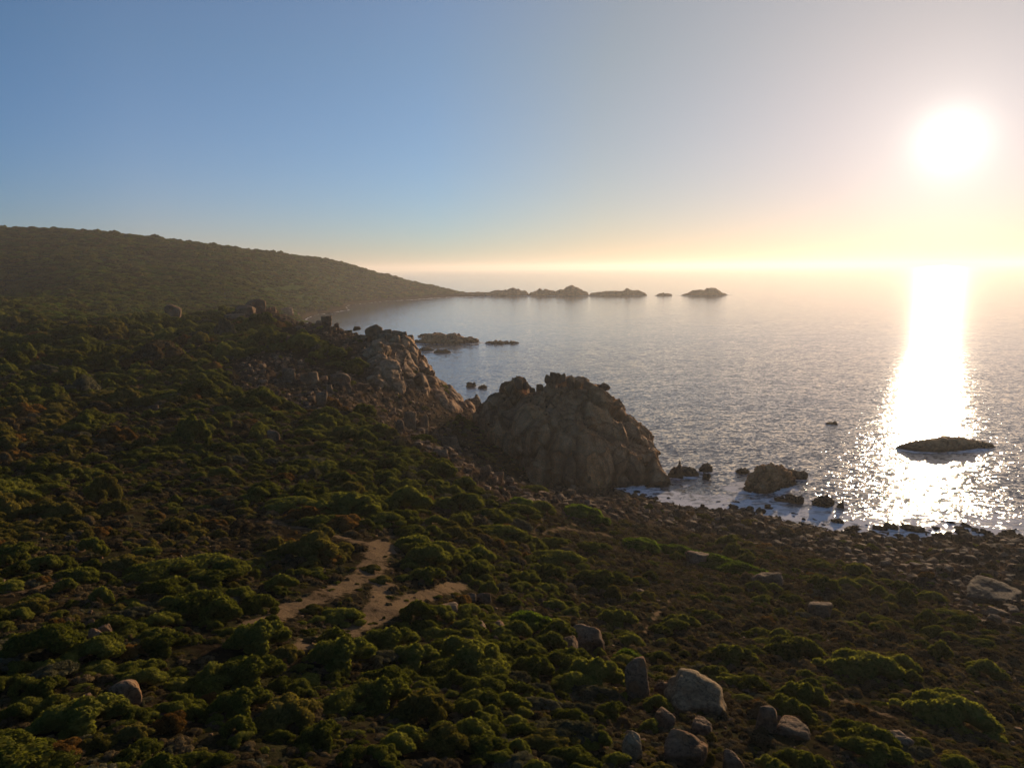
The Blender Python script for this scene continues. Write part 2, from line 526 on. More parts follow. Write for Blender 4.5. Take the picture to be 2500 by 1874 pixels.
def rock_material(name, dark, mid, light, orange, bump=.35, scale=1.0, tide=False, joints=False):
    m, t, b, nd, ln = mat(name)
    geo = nd.new("ShaderNodeNewGeometry")
    pos = geo.outputs["Position"]
    n1 = N(nd, "ShaderNodeTexNoise", i_Scale=.35 * scale, i_Detail=8.0, i_Roughness=.6); ln.new(pos, n1.inputs["Vector"])
    n2 = N(nd, "ShaderNodeTexNoise", i_Scale=3.5 * scale, i_Detail=8.0, i_Roughness=.7); ln.new(pos, n2.inputs["Vector"])
    col = ramp(nd, ln, n1.outputs[0], [(.3, dark), (.5, mid), (.7, light)]).outputs[0]
    oi = nd.new("ShaderNodeObjectInfo")
    g = ramp(nd, ln, n2.outputs[0], [(.35, (.45, .45, .45)), (.5, (1, 1, 1)), (.68, (1.35, 1.35, 1.35))]).outputs[0]
    col = mixc(nd, ln, 1.0, col, g, 'MULTIPLY')
    n3 = N(nd, "ShaderNodeTexNoise", i_Scale=.9 * scale, i_Detail=5.0); ln.new(pos, n3.inputs["Vector"])
    of = ramp(nd, ln, n3.outputs[0], [(.52, (0, 0, 0)), (.66, (1, 1, 1))]).outputs[0]
    of = mathn(nd, ln, 'MULTIPLY', of, .55)
    col = mixc(nd, ln, of, col, orange)
    # hairline cracks
    vd = nd.new("ShaderNodeVectorMath"); vd.operation = 'ADD'; ln.new(pos, vd.inputs[0])
    vsx = nd.new("ShaderNodeVectorMath"); vsx.operation = 'SCALE'; vsx.inputs["Scale"].default_value = 2.6; ln.new(n3.outputs["Color"], vsx.inputs[0]); ln.new(vsx.outputs[0], vd.inputs[1])
    vo = nd.new("ShaderNodeTexVoronoi"); vo.feature = 'DISTANCE_TO_EDGE'; vo.inputs["Scale"].default_value = .42 * scale; ln.new(vd.outputs[0], vo.inputs["Vector"])
    ck = nd.new("ShaderNodeMapRange"); ck.inputs[1].default_value = .0; ck.inputs[2].default_value = .014; ck.inputs[3].default_value = 1; ck.inputs[4].default_value = 0; ln.new(vo.outputs["Distance"], ck.inputs[0])
    col = mixc(nd, ln, mathn(nd, ln, 'MULTIPLY', ck.outputs[0], .65), col, (.03, .022, .015))
    # pale and black lichen
    n5 = N(nd, "ShaderNodeTexNoise", i_Scale=2.1 * scale, i_Detail=9.0, i_Roughness=.75); ln.new(pos, n5.inputs["Vector"])
    lf = ramp(nd, ln, n5.outputs[0], [(.56, (0, 0, 0)), (.64, (1, 1, 1))]).outputs[0]
    col = mixc(nd, ln, mathn(nd, ln, 'MULTIPLY', lf, .5), col, (.035, .032, .024))
    if joints:    # blocks differ in tone, crack shade and black lichen are painted into the joints
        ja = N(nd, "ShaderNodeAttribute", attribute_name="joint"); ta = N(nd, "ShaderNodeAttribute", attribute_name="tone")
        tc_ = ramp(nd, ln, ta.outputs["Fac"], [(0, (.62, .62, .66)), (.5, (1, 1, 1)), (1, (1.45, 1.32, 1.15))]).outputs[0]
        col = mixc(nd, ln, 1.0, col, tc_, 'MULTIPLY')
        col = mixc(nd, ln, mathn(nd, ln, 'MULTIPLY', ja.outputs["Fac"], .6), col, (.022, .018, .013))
    if tide:      # wet dark weed-stained band at the waterline
        sx = nd.new("ShaderNodeSeparateXYZ"); ln.new(pos, sx.inputs[0])
        zz = mathn(nd, ln, 'ADD', sx.outputs[2], mathn(nd, ln, 'MULTIPLY', n3.outputs[0], -2.2))
        tf = nd.new("ShaderNodeMapRange"); tf.inputs[1].default_value = 1.2; tf.inputs[2].default_value = -.6
        ln.new(zz, tf.inputs[0])
        col = mixc(nd, ln, tf.outputs[0], col, (.035, .028, .018))
    ln.new(col, b.inputs["Base Color"])
    b.inputs["Roughness"].default_value = .85
    b.inputs["Specular IOR Level"].default_value = .05
    bp = N(nd, "ShaderNodeBump", i_Strength=bump, i_Distance=.25); ln.new(n2.outputs[0], bp.inputs["Height"])
    bc = N(nd, "ShaderNodeBump", i_Strength=.8, i_Distance=.12); bc.invert = True; ln.new(ck.outputs[0], bc.inputs["Height"]); ln.new(bp.outputs[0], bc.inputs["Normal"])
    ln.new(bc.outputs[0], b.inputs["Normal"])
    return m


M_GRANITE = rock_material("granite", (.09, .052, .028), (.20, .122, .066), (.31, .20, .112), (.30, .14, .05), bump=.7, tide=True)
M_STACK = rock_material("stack granite", (.06, .038, .022), (.125, .080, .048), (.20, .135, .082), (.17, .09, .035), bump=.8, tide=True)
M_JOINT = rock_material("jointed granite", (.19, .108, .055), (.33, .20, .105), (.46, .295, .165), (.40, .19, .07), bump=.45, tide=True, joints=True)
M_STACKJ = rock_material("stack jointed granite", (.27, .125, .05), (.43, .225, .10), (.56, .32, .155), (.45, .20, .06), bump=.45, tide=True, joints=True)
M_PALE = rock_material("pale granite", (.15, .10, .052), (.28, .19, .098), (.37, .26, .14), (.28, .15, .06), bump=.8)

# terrain: bare soil, sand, rock and low ground cover by masks
mt, t, b, nd, ln = mat("coastal ground")
geo = nd.new("ShaderNodeNewGeometry"); pos = geo.outputs["Position"]
ar = N(nd, "ShaderNodeAttribute", attribute_name="rock"); asd = N(nd, "ShaderNodeAttribute", attribute_name="sand"); af = N(nd, "ShaderNodeAttribute", attribute_name="heath")
n1 = N(nd, "ShaderNodeTexNoise", i_Scale=.25, i_Detail=8.0, i_Roughness=.65); ln.new(pos, n1.inputs["Vector"])
n2 = N(nd, "ShaderNodeTexNoise", i_Scale=2.2, i_Detail=8.0, i_Roughness=.7); ln.new(pos, n2.inputs["Vector"])
n3 = N(nd, "ShaderNodeTexNoise", i_Scale=9.0, i_Detail=5.0, i_Roughness=.7); ln.new(pos, n3.inputs["Vector"])
soil = ramp(nd, ln, n2.outputs[0], [(.33, (.010, .008, .004)), (.52, (.024, .017, .009)), (.76, (.052, .034, .018))]).outputs[0]
scrub = ramp(nd, ln, n3.outputs[0], [(.35, (.010, .011, .004)), (.5, (.028, .027, .010)), (.7, (.07, .055, .025))]).outputs[0]
sf = ramp(nd, ln, n1.outputs[0], [(.42, (0, 0, 0)), (.56, (1, 1, 1))]).outputs[0]
base = mixc(nd, ln, sf, scrub, soil)
rockc = ramp(nd, ln, n2.outputs[0], [(.3, (.022, .014, .008)), (.5, (.062, .039, .022)), (.72, (.13, .082, .047))]).outputs[0]
rf = mathn(nd, ln, 'MULTIPLY_ADD', ar.outputs["Fac"], 1.6); nd[-1].inputs[2].default_value = -.3
rf = mathn(nd, ln, 'MULTIPLY', rf, 1.0, True)
col = mixc(nd, ln, rf, base, rockc)
sandc = ramp(nd, ln, n3.outputs[0], [(.3, (.085, .055, .030)), (.7, (.22, .145, .08))]).outputs[0]
sfac = nd.new("ShaderNodeMapRange"); sfac.inputs[1].default_value = .45; sfac.inputs[2].default_value = .85
n4 = N(nd, "ShaderNodeTexNoise", i_Scale=.6, i_Detail=6.0, i_Roughness=.7); ln.new(pos, n4.inputs["Vector"])
sadd = mathn(nd, ln, 'ADD', asd.outputs["Fac"], mathn(nd, ln, 'MULTIPLY', mathn(nd, ln, 'SUBTRACT', n2.outputs[0], .5), 1.2))
sadd = mathn(nd, ln, 'ADD', sadd, mathn(nd, ln, 'MULTIPLY', mathn(nd, ln, 'SUBTRACT', n4.outputs[0], .5), 3.0))
ln.new(sadd, sfac.inputs[0])
col = mixc(nd, ln, mathn(nd, ln, 'MULTIPLY', sfac.outputs[0], mathn(nd, ln, 'GREATER_THAN', asd.outputs["Fac"], .02)), col, sandc)
heathc = ramp(nd, ln, n1.outputs[0], [(.3, (.014, .026, .006)), (.5, (.034, .052, .012)), (.7, (.06, .072, .020))]).outputs[0]
col = mixc(nd, ln, af.outputs["Fac"], col, heathc)
sx = nd.new("ShaderNodeSeparateXYZ"); ln.new(pos, sx.inputs[0])
zz = mathn(nd, ln, 'ADD', sx.outputs[2], mathn(nd, ln, 'MULTIPLY', n1.outputs[0], -2.2))
tf = nd.new("ShaderNodeMapRange"); tf.inputs[1].default_value = 1.0; tf.inputs[2].default_value = -.6; ln.new(zz, tf.inputs[0])
col = mixc(nd, ln, tf.outputs[0], col, (.03, .024, .016))
ln.new(col, b.inputs["Base Color"])
b.inputs["Roughness"].default_value = 1.0; b.inputs["Specular IOR Level"].default_value = 0.0
bp = N(nd, "ShaderNodeBump", i_Strength=.6, i_Distance=.3); ln.new(n2.outputs[0], bp.inputs["Height"])
bp2 = N(nd, "ShaderNodeBump", i_Strength=.5, i_Distance=.08); ln.new(n3.outputs[0], bp2.inputs["Height"]); ln.new(bp.outputs[0], bp2.inputs["Normal"])
ln.new(bp2.outputs[0], b.inputs["Normal"])

o = new_mesh("terrain", np.stack([GX.ravel(), GY.ravel(), GZ.ravel()], 1), grid_faces(NU, NV)[:, ::-1], mt)
attr(o, "rock", M_ROCK.ravel()); attr(o, "sand", M_SAND.ravel()); attr(o, "heath", (far * smooth(6, 14, GZ)).ravel())
tag(o, kind="structure")

# ------------------------------------------------------------------ sea
mw, t, b, nd, ln = mat("sea water")
geo = nd.new("ShaderNodeNewGeometry"); pos = geo.outputs["Position"]
mp = nd.new("ShaderNodeMapping"); ln.new(pos, mp.inputs[0]); mp.inputs["Rotation"].default_value = (0, 0, math.radians(-28)); mp.inputs["Scale"].default_value = (.55, 1, 1)
acc = None
for scl, amp_, det in ((.09, .10, 2.0), (.45, .34, 2.0), (1.7, .60, 2.0)):
    n = N(nd, "ShaderNodeTexNoise", i_Scale=scl, i_Detail=det, i_Roughness=.6); ln.new(mp.outputs[0], n.inputs["Vector"])
    v = nd.new("ShaderNodeVectorMath"); v.operation = 'SUBTRACT'; ln.new(n.outputs["Color"], v.inputs[0]); v.inputs[1].default_value = (.5, .5, .5)
    v2 = nd.new("ShaderNodeVectorMath"); v2.operation = 'MULTIPLY'; ln.new(v.outputs[0], v2.inputs[0]); v2.inputs[1].default_value = (amp_, amp_, 0)
    if acc is None: acc = v2.outputs[0]
    else:
        v3 = nd.new("ShaderNodeVectorMath"); v3.operation = 'ADD'; ln.new(acc, v3.inputs[0]); ln.new(v2.outputs[0], v3.inputs[1]); acc = v3.outputs[0]
chop = N(nd, "ShaderNodeAttribute", attribute_name="chop")
vs_ = nd.new("ShaderNodeVectorMath"); vs_.operation = 'SCALE'; ln.new(acc, vs_.inputs[0]); ln.new(chop.outputs["Fac"], vs_.inputs["Scale"]); acc = vs_.outputs[0]
v3 = nd.new("ShaderNodeVectorMath"); v3.operation = 'ADD'; ln.new(acc, v3.inputs[0]); v3.inputs[1].default_value = (0, 0, 1)
v4 = nd.new("ShaderNodeVectorMath"); v4.operation = 'NORMALIZE'; ln.new(v3.outputs[0], v4.inputs[0])
ln.new(v4.outputs[0], b.inputs["Normal"])
b.inputs["Base Color"].default_value = (.15, .142, .13, 1)
b.inputs["Roughness"].default_value = .09
b.inputs["IOR"].default_value = 1.333
foam_a = N(nd, "ShaderNodeAttribute", attribute_name="foam")
nf = N(nd, "ShaderNodeTexNoise", i_Scale=.35, i_Detail=9.0, i_Roughness=.72, i_Distortion=.6); ln.new(mp.outputs[0], nf.inputs["Vector"])
ff = mathn(nd, ln, 'ADD', mathn(nd, ln, 'MULTIPLY', foam_a.outputs["Fac"], .47), nf.outputs[0])
fr = nd.new("ShaderNodeMapRange"); fr.inputs[1].default_value = .84; fr.inputs[2].default_value = .97; ln.new(ff, fr.inputs[0])
foam = N(nd, "ShaderNodeBsdfDiffuse"); foam.inputs[0].default_value = (.88, .80, .72, 1)
mx = nd.new("ShaderNodeMixShader"); ln.new(fr.outputs[0], mx.inputs[0]); ln.new(b.outputs[0], mx.inputs[1]); ln.new(foam.outputs[0], mx.inputs[2])
ln.new(mx.outputs[0], nd["Material Output"].inputs[0])
sa = np.concatenate([np.radians(np.linspace(-180, -61, 30)), np.radians(np.linspace(-60, 60, 420)), np.radians(np.linspace(61, 180, 30))])
slg = np.concatenate([np.linspace(math.log(5), math.log(1800), 420), np.linspace(math.log(2000), math.log(30000), 12)])
SA, SLg = np.meshgrid(sa, slg, indexing='ij'); SD = np.exp(SLg)
SX, SY = SD * np.sin(SA), SD * np.cos(SA)
dep = ground(SX.ravel(), SY.ravel())
ROCK_SPOTS = []     # filled by the sea rocks: (x, y, radius)
SEA = (SX, SY, dep, len(sa), len(slg), SD)
#@@OBJECTS
# ------------------------------------------------------------------ rocks
def blocks(P, size, zs, seed, k=2.4, hmix=.9, wob=.35, flat=1.0):
    """jointed rock: every block is a slightly tilted slab face, with narrow open joints between the blocks"""
    w_ = np.stack([fbm(P / (size * 1.3), 2, seed + 70 + i) for i in range(3)], 1) * wob
    q = P / np.array((size, size, size * zs)) + w_
    f1, f2, h, c = voro(q, seed, True)
    ci = np.floor(c * 7919).astype(np.int64)
    tl = np.stack([_h(ci[:, 0], ci[:, 1], ci[:, 2], seed + 40 + i) - .5 for i in range(3)], 1)
    plane = ((q - c) * tl * 2.2).sum(1)
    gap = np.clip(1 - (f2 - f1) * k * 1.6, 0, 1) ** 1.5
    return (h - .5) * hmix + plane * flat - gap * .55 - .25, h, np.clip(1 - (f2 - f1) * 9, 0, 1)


def grid_normals(V, nu, nv):
    G = V.reshape(nu, nv, 3)
    du = np.gradient(G, axis=0); dv = np.gradient(G, axis=1)
    n = np.cross(du, dv)
    n /= np.linalg.norm(n, axis=2, keepdims=True) + 1e-9
    return n.reshape(-1, 3)


def at_dist(px, py, dist):
    d = ray(px, py)
    return np.array((0, 0, CAMH)) + d * (dist / d[1])


def resample(pts, n):
    pts = np.array(pts, float)
    s = np.concatenate([[0], np.cumsum(np.linalg.norm(np.diff(pts, axis=0), axis=1))])
    t = np.linspace(0, s[-1], n)
    return np.stack([np.interp(t, s, pts[:, i]) for i in range(pts.shape[1])], 1), t / s[-1], s / s[-1]


def rock_mass(name, crest, foot, back, nu, nv, material, layers, p=.75, pb=.6, seed=0, back_z=-3, ledge=None, wob=.35):
    """crest: [(px,py,dist)], foot: [(px,py,dist or None,z)] -> one weathered, jointed rock mass"""
    Cw = [at_dist(*c) for c in crest]
    Fw = []
    for f in foot:
        d = ray(f[0], f[1]); t = (f[2] - CAMH) / d[2]
        Fw.append(np.array((d[0] * t, d[1] * t, f[2])))
    cr, tt, ts = resample(Cw, nu)
    ft, _, _ = resample(Fw, nu)
    S = np.linspace(0, math.pi, nv)
    V = np.zeros((nu, nv, 3))
    for j, s in enumerate(S):
        if s <= math.pi / 2:
            k = 1 - math.cos(s)
            V[:, j, :2] = ft[:, :2] * (1 - k) + cr[:, :2] * k
            zf = ft[:, 2] - 2.5
            V[:, j, 2] = zf + (cr[:, 2] - zf) * math.sin(s) ** p
        else:
            k = -math.cos(s)
            dirb = cr[:, :2] / np.linalg.norm(cr[:, :2], axis=1, keepdims=True)
            V[:, j, :2] = cr[:, :2] + dirb * (back * k * np.sin(np.clip(tt, .03, .97) * math.pi)[:, None] ** .5)
            V[:, j, 2] = back_z + (cr[:, 2] - back_z) * math.sin(s) ** pb
    V = V.reshape(-1, 3)
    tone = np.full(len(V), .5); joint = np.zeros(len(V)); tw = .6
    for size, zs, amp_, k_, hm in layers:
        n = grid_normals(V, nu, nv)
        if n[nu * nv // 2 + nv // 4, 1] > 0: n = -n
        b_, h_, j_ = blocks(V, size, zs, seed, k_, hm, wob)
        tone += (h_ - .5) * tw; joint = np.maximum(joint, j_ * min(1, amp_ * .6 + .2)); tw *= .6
        edge = np.repeat(np.clip(np.sin(np.linspace(0, 1, nu) * math.pi) * 6, .25, 1), nv)
        V = V + n * ((b_ + .28) * amp_ * edge)[:, None]
        if ledge and size == layers[0][0]:
            c1 = (V[:, 2] + V[:, 0] * ledge[0] + 2.5 * fbm(V / 9, 2, seed)) / ledge[1]
            V = V + n * ((.5 - (c1 - np.floor(c1))) ** 1 * -ledge[2] * edge)[:, None]
        seed += 13
    V = V + grid_normals(V, nu, nv) * (fbm(V / .9, 3, seed) * .12)[:, None]
    fc = grid_faces(nu, nv)
    nn = grid_normals(V, nu, nv)
    if nn[nu * nv // 2 + nv // 4, 1] > 0: fc = fc[:, ::-1]
    o = new_mesh(name, V, fc, material)
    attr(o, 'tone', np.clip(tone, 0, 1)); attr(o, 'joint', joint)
    return o


zc_ = lambda px, py, d: (px, py, d)
stack = rock_mass("sea_stack",
    [zc_(*q) for q in [(1162, 1030, 228), (1171, 1015, 228), (1181, 997, 228), (1212, 976, 228), (1234, 968, 228), (1255, 951, 228), (1261, 942, 228), (1270, 943, 228), (1284, 955, 228), (1300, 969, 228), (1319, 956, 228), (1333, 944, 228), (1336, 933, 227), (1350, 930, 227), (1357, 924, 227), (1364, 929, 227), (1373, 929, 227), (1377, 939, 227), (1395, 939, 226), (1399, 947, 226), (1411, 942, 226), (1420, 950, 226), (1439, 951, 225), (1459, 953, 225), (1470, 965, 224), (1481, 983, 223), (1497, 1003, 222), (1522, 1022, 221), (1554, 1051, 218), (1576, 1073, 215), (1595, 1104, 212), (1603, 1140, 209), (1607, 1185, 206)]],
    [(1158,1022,13),(1180,1045,12),(1215,1075,10),(1260,1110,8),(1320,1155,5),(1400,1185,2.5),(1480,1190,.5),(1560,1192,-.5),(1630,1190,-.5),(1643,1184,-.5)],
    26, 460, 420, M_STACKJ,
    [(10.5, 1.6, 2.3, 2.4, 1.2), (4.8, 2.8, 1.05, 3.0, 1.1), (1.8, 2.2, .26, 3, .9)], p=.62, pb=.6, seed=3, ledge=(.42, 11.0, 1.4), wob=.3)
PINN = [(1266,934,20,30),(1283,940,18,20),(1338,924,20,22),(1352,918,16,30),(1364,920,14,26),(1376,920,14,22),(1394,932,24,30),(1413,934,18,24),(1440,942,26,22),(1476,944,30,20),(1300,952,16,14),(1318,944,18,18)]
def place_pinnacles():
    for k, (px, py, w_, h_) in enumerate(PINN):
        P = at_dist(px, py, 221)
        mpp = 224 / FPX
        o = bpy.data.objects.new("pinnacle", rock_mesh('facet' if k % 2 else 'round', k % 8, M_STACK)); C.objects.link(o)
        o.scale = (w_ * mpp / 2, w_ * mpp / 2, h_ * mpp * .55)
        o.location = (P[0], P[1] + 1.5, P[2] - h_ * mpp * .18)
        o.rotation_euler = (0, math.radians((k * 37) % 13 - 6), math.radians(k * 50))
        o.parent = stack
tag(stack, "towering brown sea stack of jointed granite standing at the water's edge below the heath", "sea stack")
ROCK_SPOTS.append((19, 226, 20))

cliff = rock_mass("granite_outcrop",
    [(835,846,290),(860,836,288),(900,832,285),(940,822,283),(985,832,280),(1008,846,277),(1025,866,274),(1040,888,271),(1058,915,268),(1078,935,266),(1100,952,264),(1125,975,261),(1145,994,259),(1163,1012,256)],
    [(840,885,30),(870,905,27.5),(920,945,24),(975,972,19.5),(1020,985,16.5),(1060,1000,13.5),(1100,1006,12),(1135,1010,10),(1163,1016,9)],
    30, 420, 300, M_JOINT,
    [(11, 1.1, 2.2, 2.2, 1.2), (5.4, 1.6, 1.0, 2.6, 1.1), (1.9, 1.6, .2, 3, .9)], p=.8, pb=.6, seed=41)
tag(cliff, "stepped tan granite outcrop running down to the bay left of the big sea stack", "rock outcrop")


def ico(sub):
    import bmesh
    bm = bmesh.new(); bmesh.ops.create_icosphere(bm, subdivisions=sub, radius=1)
    v = np.array([x.co[:] for x in bm.verts]); f = np.array([[x.index for x in p_.verts] for p_ in bm.faces])
    bm.free(); return v, f


ICO = {k: ico(k) for k in (3, 4, 5)}


def rock_shape(seed, sub=4, nfac=11, sharp=14, rough=.06, boxy=.5):
    """a faceted, rounded granite block of about unit half-size"""
    rg = np.random.default_rng(seed)
    v, f = ICO[sub]
    nrm = rg.normal(size=(nfac, 3)); nrm /= np.linalg.norm(nrm, axis=1, keepdims=True)
    off = rg.uniform(.72, 1.05, nfac)
    box = np.array([(1, 0, 0), (-1, 0, 0), (0, 1, 0), (0, -1, 0), (0, 0, 1), (0, 0, -1)], float) + rg.normal(0, .16, (6, 3))
    box /= np.linalg.norm(box, axis=1, keepdims=True)
    nrm = np.vstack([nrm, box]); off = np.concatenate([off, rg.uniform(.7, .86, 6) / (boxy + .5)])
    dt_ = v @ nrm.T / off
    r = 1 / (np.power(np.power(np.maximum(dt_, 1e-3), sharp).sum(1), 1. / sharp))
    r = np.minimum(r, 1.5)
    P = v * r[:, None]
    P = P * (1 + rough * fbm(P * 2.2 + seed * 3.1, 4, seed)[:, None] * 1.6)
    q = P * 1.6 + seed
    f1, f2, h = voro(q, seed)
    crack = np.minimum(1, (f2 - f1) * 9)
    P = P * (1 - (1 - crack[:, None]) * rough * .7)
    P[:, :2] /= np.abs(P[:, :2]).max(0); P[:, 2] /= np.abs(P[:, 2]).max()
    return P, f


def crag_shape(seed, sub=5):
    """a low craggy reef: several blocks fused along x"""
    P, f = rock_shape(seed, sub, 18, 20, .12)
    b_, _, _ = blocks(P * 3.2 + seed, 1.0, .8, seed)
    P = P * (1 + b_[:, None] * .16)
    z = P[:, 2]
    P[:, 2] = z * (.8 + .35 * fbm(P * (2.6, 1.4, 0) + seed, 3, seed + 5))
    P[:, 2] /= P[:, 2].max() if P[:, 2].max() > .01 else 1
    return P, f


ROCKS = {}
def rock_mesh(kind, i, material):
    key = (kind, i, material.name)
    if key in ROCKS: return ROCKS[key]
    if kind == 'round': P, f = rock_shape(100 + i, 5, 9, 9, .055, .5)
    elif kind == 'block': P, f = rock_shape(200 + i, 5, 9, 20, .065, .56)
    elif kind == 'facet': P, f = rock_shape(300 + i, 5, 14, 18, .09)
    elif kind == 'small': P, f = rock_shape(400 + i, 3, 10, 12, .07)
    else: P, f = crag_shape(500 + i)
    o = new_mesh("tmp", P, f, material)
    me = o.data; me.name = kind + "_rock"
    bpy.data.objects.remove(o)
    ROCKS[key] = me
    return me


def put_rock(name, px, py, wpx, hpx, kind, i, material, label, cat, rot=0, depth=.85, tilt=0, sink=.55, group=None, sea=False, foam=1.0, dist_=None):
    """px, py: centre of the foot of the rock in the photo; wpx, hpx: its size there"""
    P, dist = hit(px, py)
    if dist_:
        P = at_dist(px, py, dist_); dist = float(np.linalg.norm(P - (0, 0, CAMH)))
    mpp = dist / FPX * (.86 if dist < 90 and not sea else 1)
    W = wpx * mpp; H = hpx * mpp
    o = bpy.data.objects.new(name, rock_mesh(kind, i, material))
    C.objects.link(o)
    sz = H / (2 - sink) if not sea else H
    o.scale = (W / 2, W / 2 * depth, sz)
    dr = P[:2] / np.linalg.norm(P[:2])
    x, y = P[0] + dr[0] * W * .3 * depth, P[1] + dr[1] * W * .3 * depth
    z0 = 0 if sea else P[2] if dist_ else min(float(ground(x, y)[0]), P[2] + .5)
    o.location = (x, y, z0 + sz * (1 - sink) if not sea else -.02 * H)
    o.rotation_euler = (math.radians(tilt) * .4, math.radians(tilt), -math.atan2(x, y) + math.radians(rot))
    tag(o, label, cat, group)
    if sea: ROCK_SPOTS.append((x, y, W * .5 * foam))
    return o


place_pinnacles()
LAND = []      # named landmarks (px, py, text) used to tell small things apart
def B(px, py, w_, h_, kind, i, label, m_=None, name="boulder", cat="boulder", mark=None, **k):
    o = put_rock(name, px, py, w_, h_, kind, i, m_ or M_GRANITE, label, cat, **k)
    if mark: LAND.append((px, py - h_ / 2, mark))
    return o


# boulders of the ridge and slope
B(423,782,36,34,'round',0,"lone upright boulder standing in the heath at the left end of the ridge", mark="lone ridge boulder", tilt=5, sink=.25)
B(626,765,44,32,'block',1,"pale squared boulder on the highest point of the ridge", mark="ridge top boulder", depth=.7, sink=.25)
B(600,772,46,26,'facet',2,"sloping grey slab leaning on the left of the ridge top boulder", name="rock_slab", cat="rock slab", sink=.25)
B(575,780,50,14,'facet',3,"low flat slab forming the left foot of the ridge top rocks", name="rock_slab", cat="rock slab", sink=.25)
B(667,763,17,14,'block',2,"small squared boulder just right of the ridge top boulder", sink=.25)
B(655,762,14,10,'facet',1,"small dark rock wedged beside the ridge top boulder", name="rock", cat="rock", sink=.25)
B(702,772,38,20,'round',3,"dark domed boulder on the ridge right of its top", mark="dark dome on the ridge", sink=.25)
B(724,776,16,12,'facet',4,"small angular rock at the right foot of the dark dome on the ridge", name="rock", cat="rock", sink=.25)
B(799,802,26,28,'block',0,"upright squared boulder on the crest between the ridge top and the balanced block", mark="upright crest boulder", sink=.25)
B(780,800,22,16,'facet',6,"low grey rock touching the left side of the upright crest boulder", name="rock", cat="rock", sink=.25)
B(822,800,14,12,'facet',5,"small rock on the crest right of the upright crest boulder", name="rock", cat="rock", sink=.25)
B(845,802,15,10,'round',2,"small rounded boulder on the crest left of the balanced block", sink=.25)
B(872,806,20,11,'facet',7,"low crest boulder touching the balanced block's left side", dist_=278, sink=.35)
B(683,846,30,30,'round',4,"left boulder of the close pair on the dark slope below the ridge", mark="boulder pair below the ridge", sink=.25)
B(712,848,26,28,'block',4,"right boulder of the close pair on the dark slope below the ridge", sink=.25)
B(913,836,44,42,'block',1,"big squared balanced block perched above the round boulder on the outcrop", mark="balanced block", dist_=278, sink=.35)
B(900,878,46,46,'round',1,"big smooth round boulder directly below the balanced block", mark="big round boulder", dist_=272, sink=.35)
B(866,875,42,34,'round',5,"grey boulder pressed against the left side of the big round boulder", dist_=272, sink=.35)
B(882,842,34,26,'facet',8,"reddish rough boulder left of the balanced block's foot", dist_=278, sink=.35)
B(946,828,34,24,'round',3,"low dark boulder right of the balanced block", dist_=278, sink=.35)
B(972,846,36,38,'round',6,"rounded tan boulder in the middle of the group topping the outcrop", dist_=278, sink=.35)
B(968,853,22,18,'round',0,"small round boulder under the tan boulder on top of the outcrop", dist_=278, sink=.35)
B(988,846,22,36,'block',5,"narrow standing block right of the rounded tan boulder on the outcrop", dist_=278, sink=.35)
B(1003,862,24,44,'block',6,"tall narrow block at the right end of the group topping the outcrop", dist_=278, sink=.35)
B(1021,880,18,26,'facet',10,"dark pointed rock below the tall narrow block on the outcrop edge", name="rock", cat="rock", dist_=272, sink=.35)
B(431,984,28,22,'round',7,"lone grey rounded boulder in the dark heath left of the scree", mark="lone grey boulder in the heath")
B(375,1005,24,14,'round',2,"low brown boulder in the heath left of the lone grey boulder")
B(705,932,32,30,'round',6,"upright grey boulder at the upper edge of the scree", mark="grey boulder above the scree")
B(760,938,50,26,'round',3,"broad domed boulder in the upper scree", mark="broad dome in the scree")
B(832,940,48,26,'round',4,"wide domed boulder on the right of the upper scree")
B(785,988,30,30,'round',5,"big rounded boulder in the lower scree", mark="rounded boulder in the lower scree")
B(762,984,20,16,'facet',11,"small angular boulder left of the rounded boulder in the lower scree")
B(804,957,18,18,'block',2,"small block between the two wide domes of the scree")
B(852,960,16,22,'block',3,"narrow upright block on the scree right of its domed boulders")
B(668,1078,30,26,'round',6,"brownish boulder half hidden in heath below the scree", mark="half hidden boulder below the scree")
B(635,1066,14,12,'round',0,"small pale round stone left of the half hidden boulder below the scree", name="rock", cat="rock")
B(1003,1046,34,40,'round',7,"large smooth grey boulder at the brink above the gully", mark="smooth boulder at the gully brink")
B(977,1056,26,32,'round',1,"grey boulder touching the left of the smooth one at the gully brink")
B(1038,1050,24,34,'round',3,"upright boulder just right of the smooth one at the gully brink")
B(1028,1060,20,14,'facet',2,"low rough rock between the boulders at the gully brink", name="rock", cat="rock")
B(1100,1096,46,40,'block',7,"broad slabby boulder on the promontory edge above the gully", mark="slabby boulder above the gully")
B(1080,1120,30,18,'facet',1,"brown rock below the slabby boulder above the gully", name="rock", cat="rock")
B(1185,1162,28,26,'facet',12,"rough boulder on the edge facing the sea stack, left of its neighbour", mark="rough boulders facing the stack")
B(1215,1180,30,30,'round',5,"rounded boulder on the edge facing the sea stack, right of its rough neighbour")
B(1245,1190,24,22,'facet',13,"third boulder of the row facing the sea stack, nearest the stack")
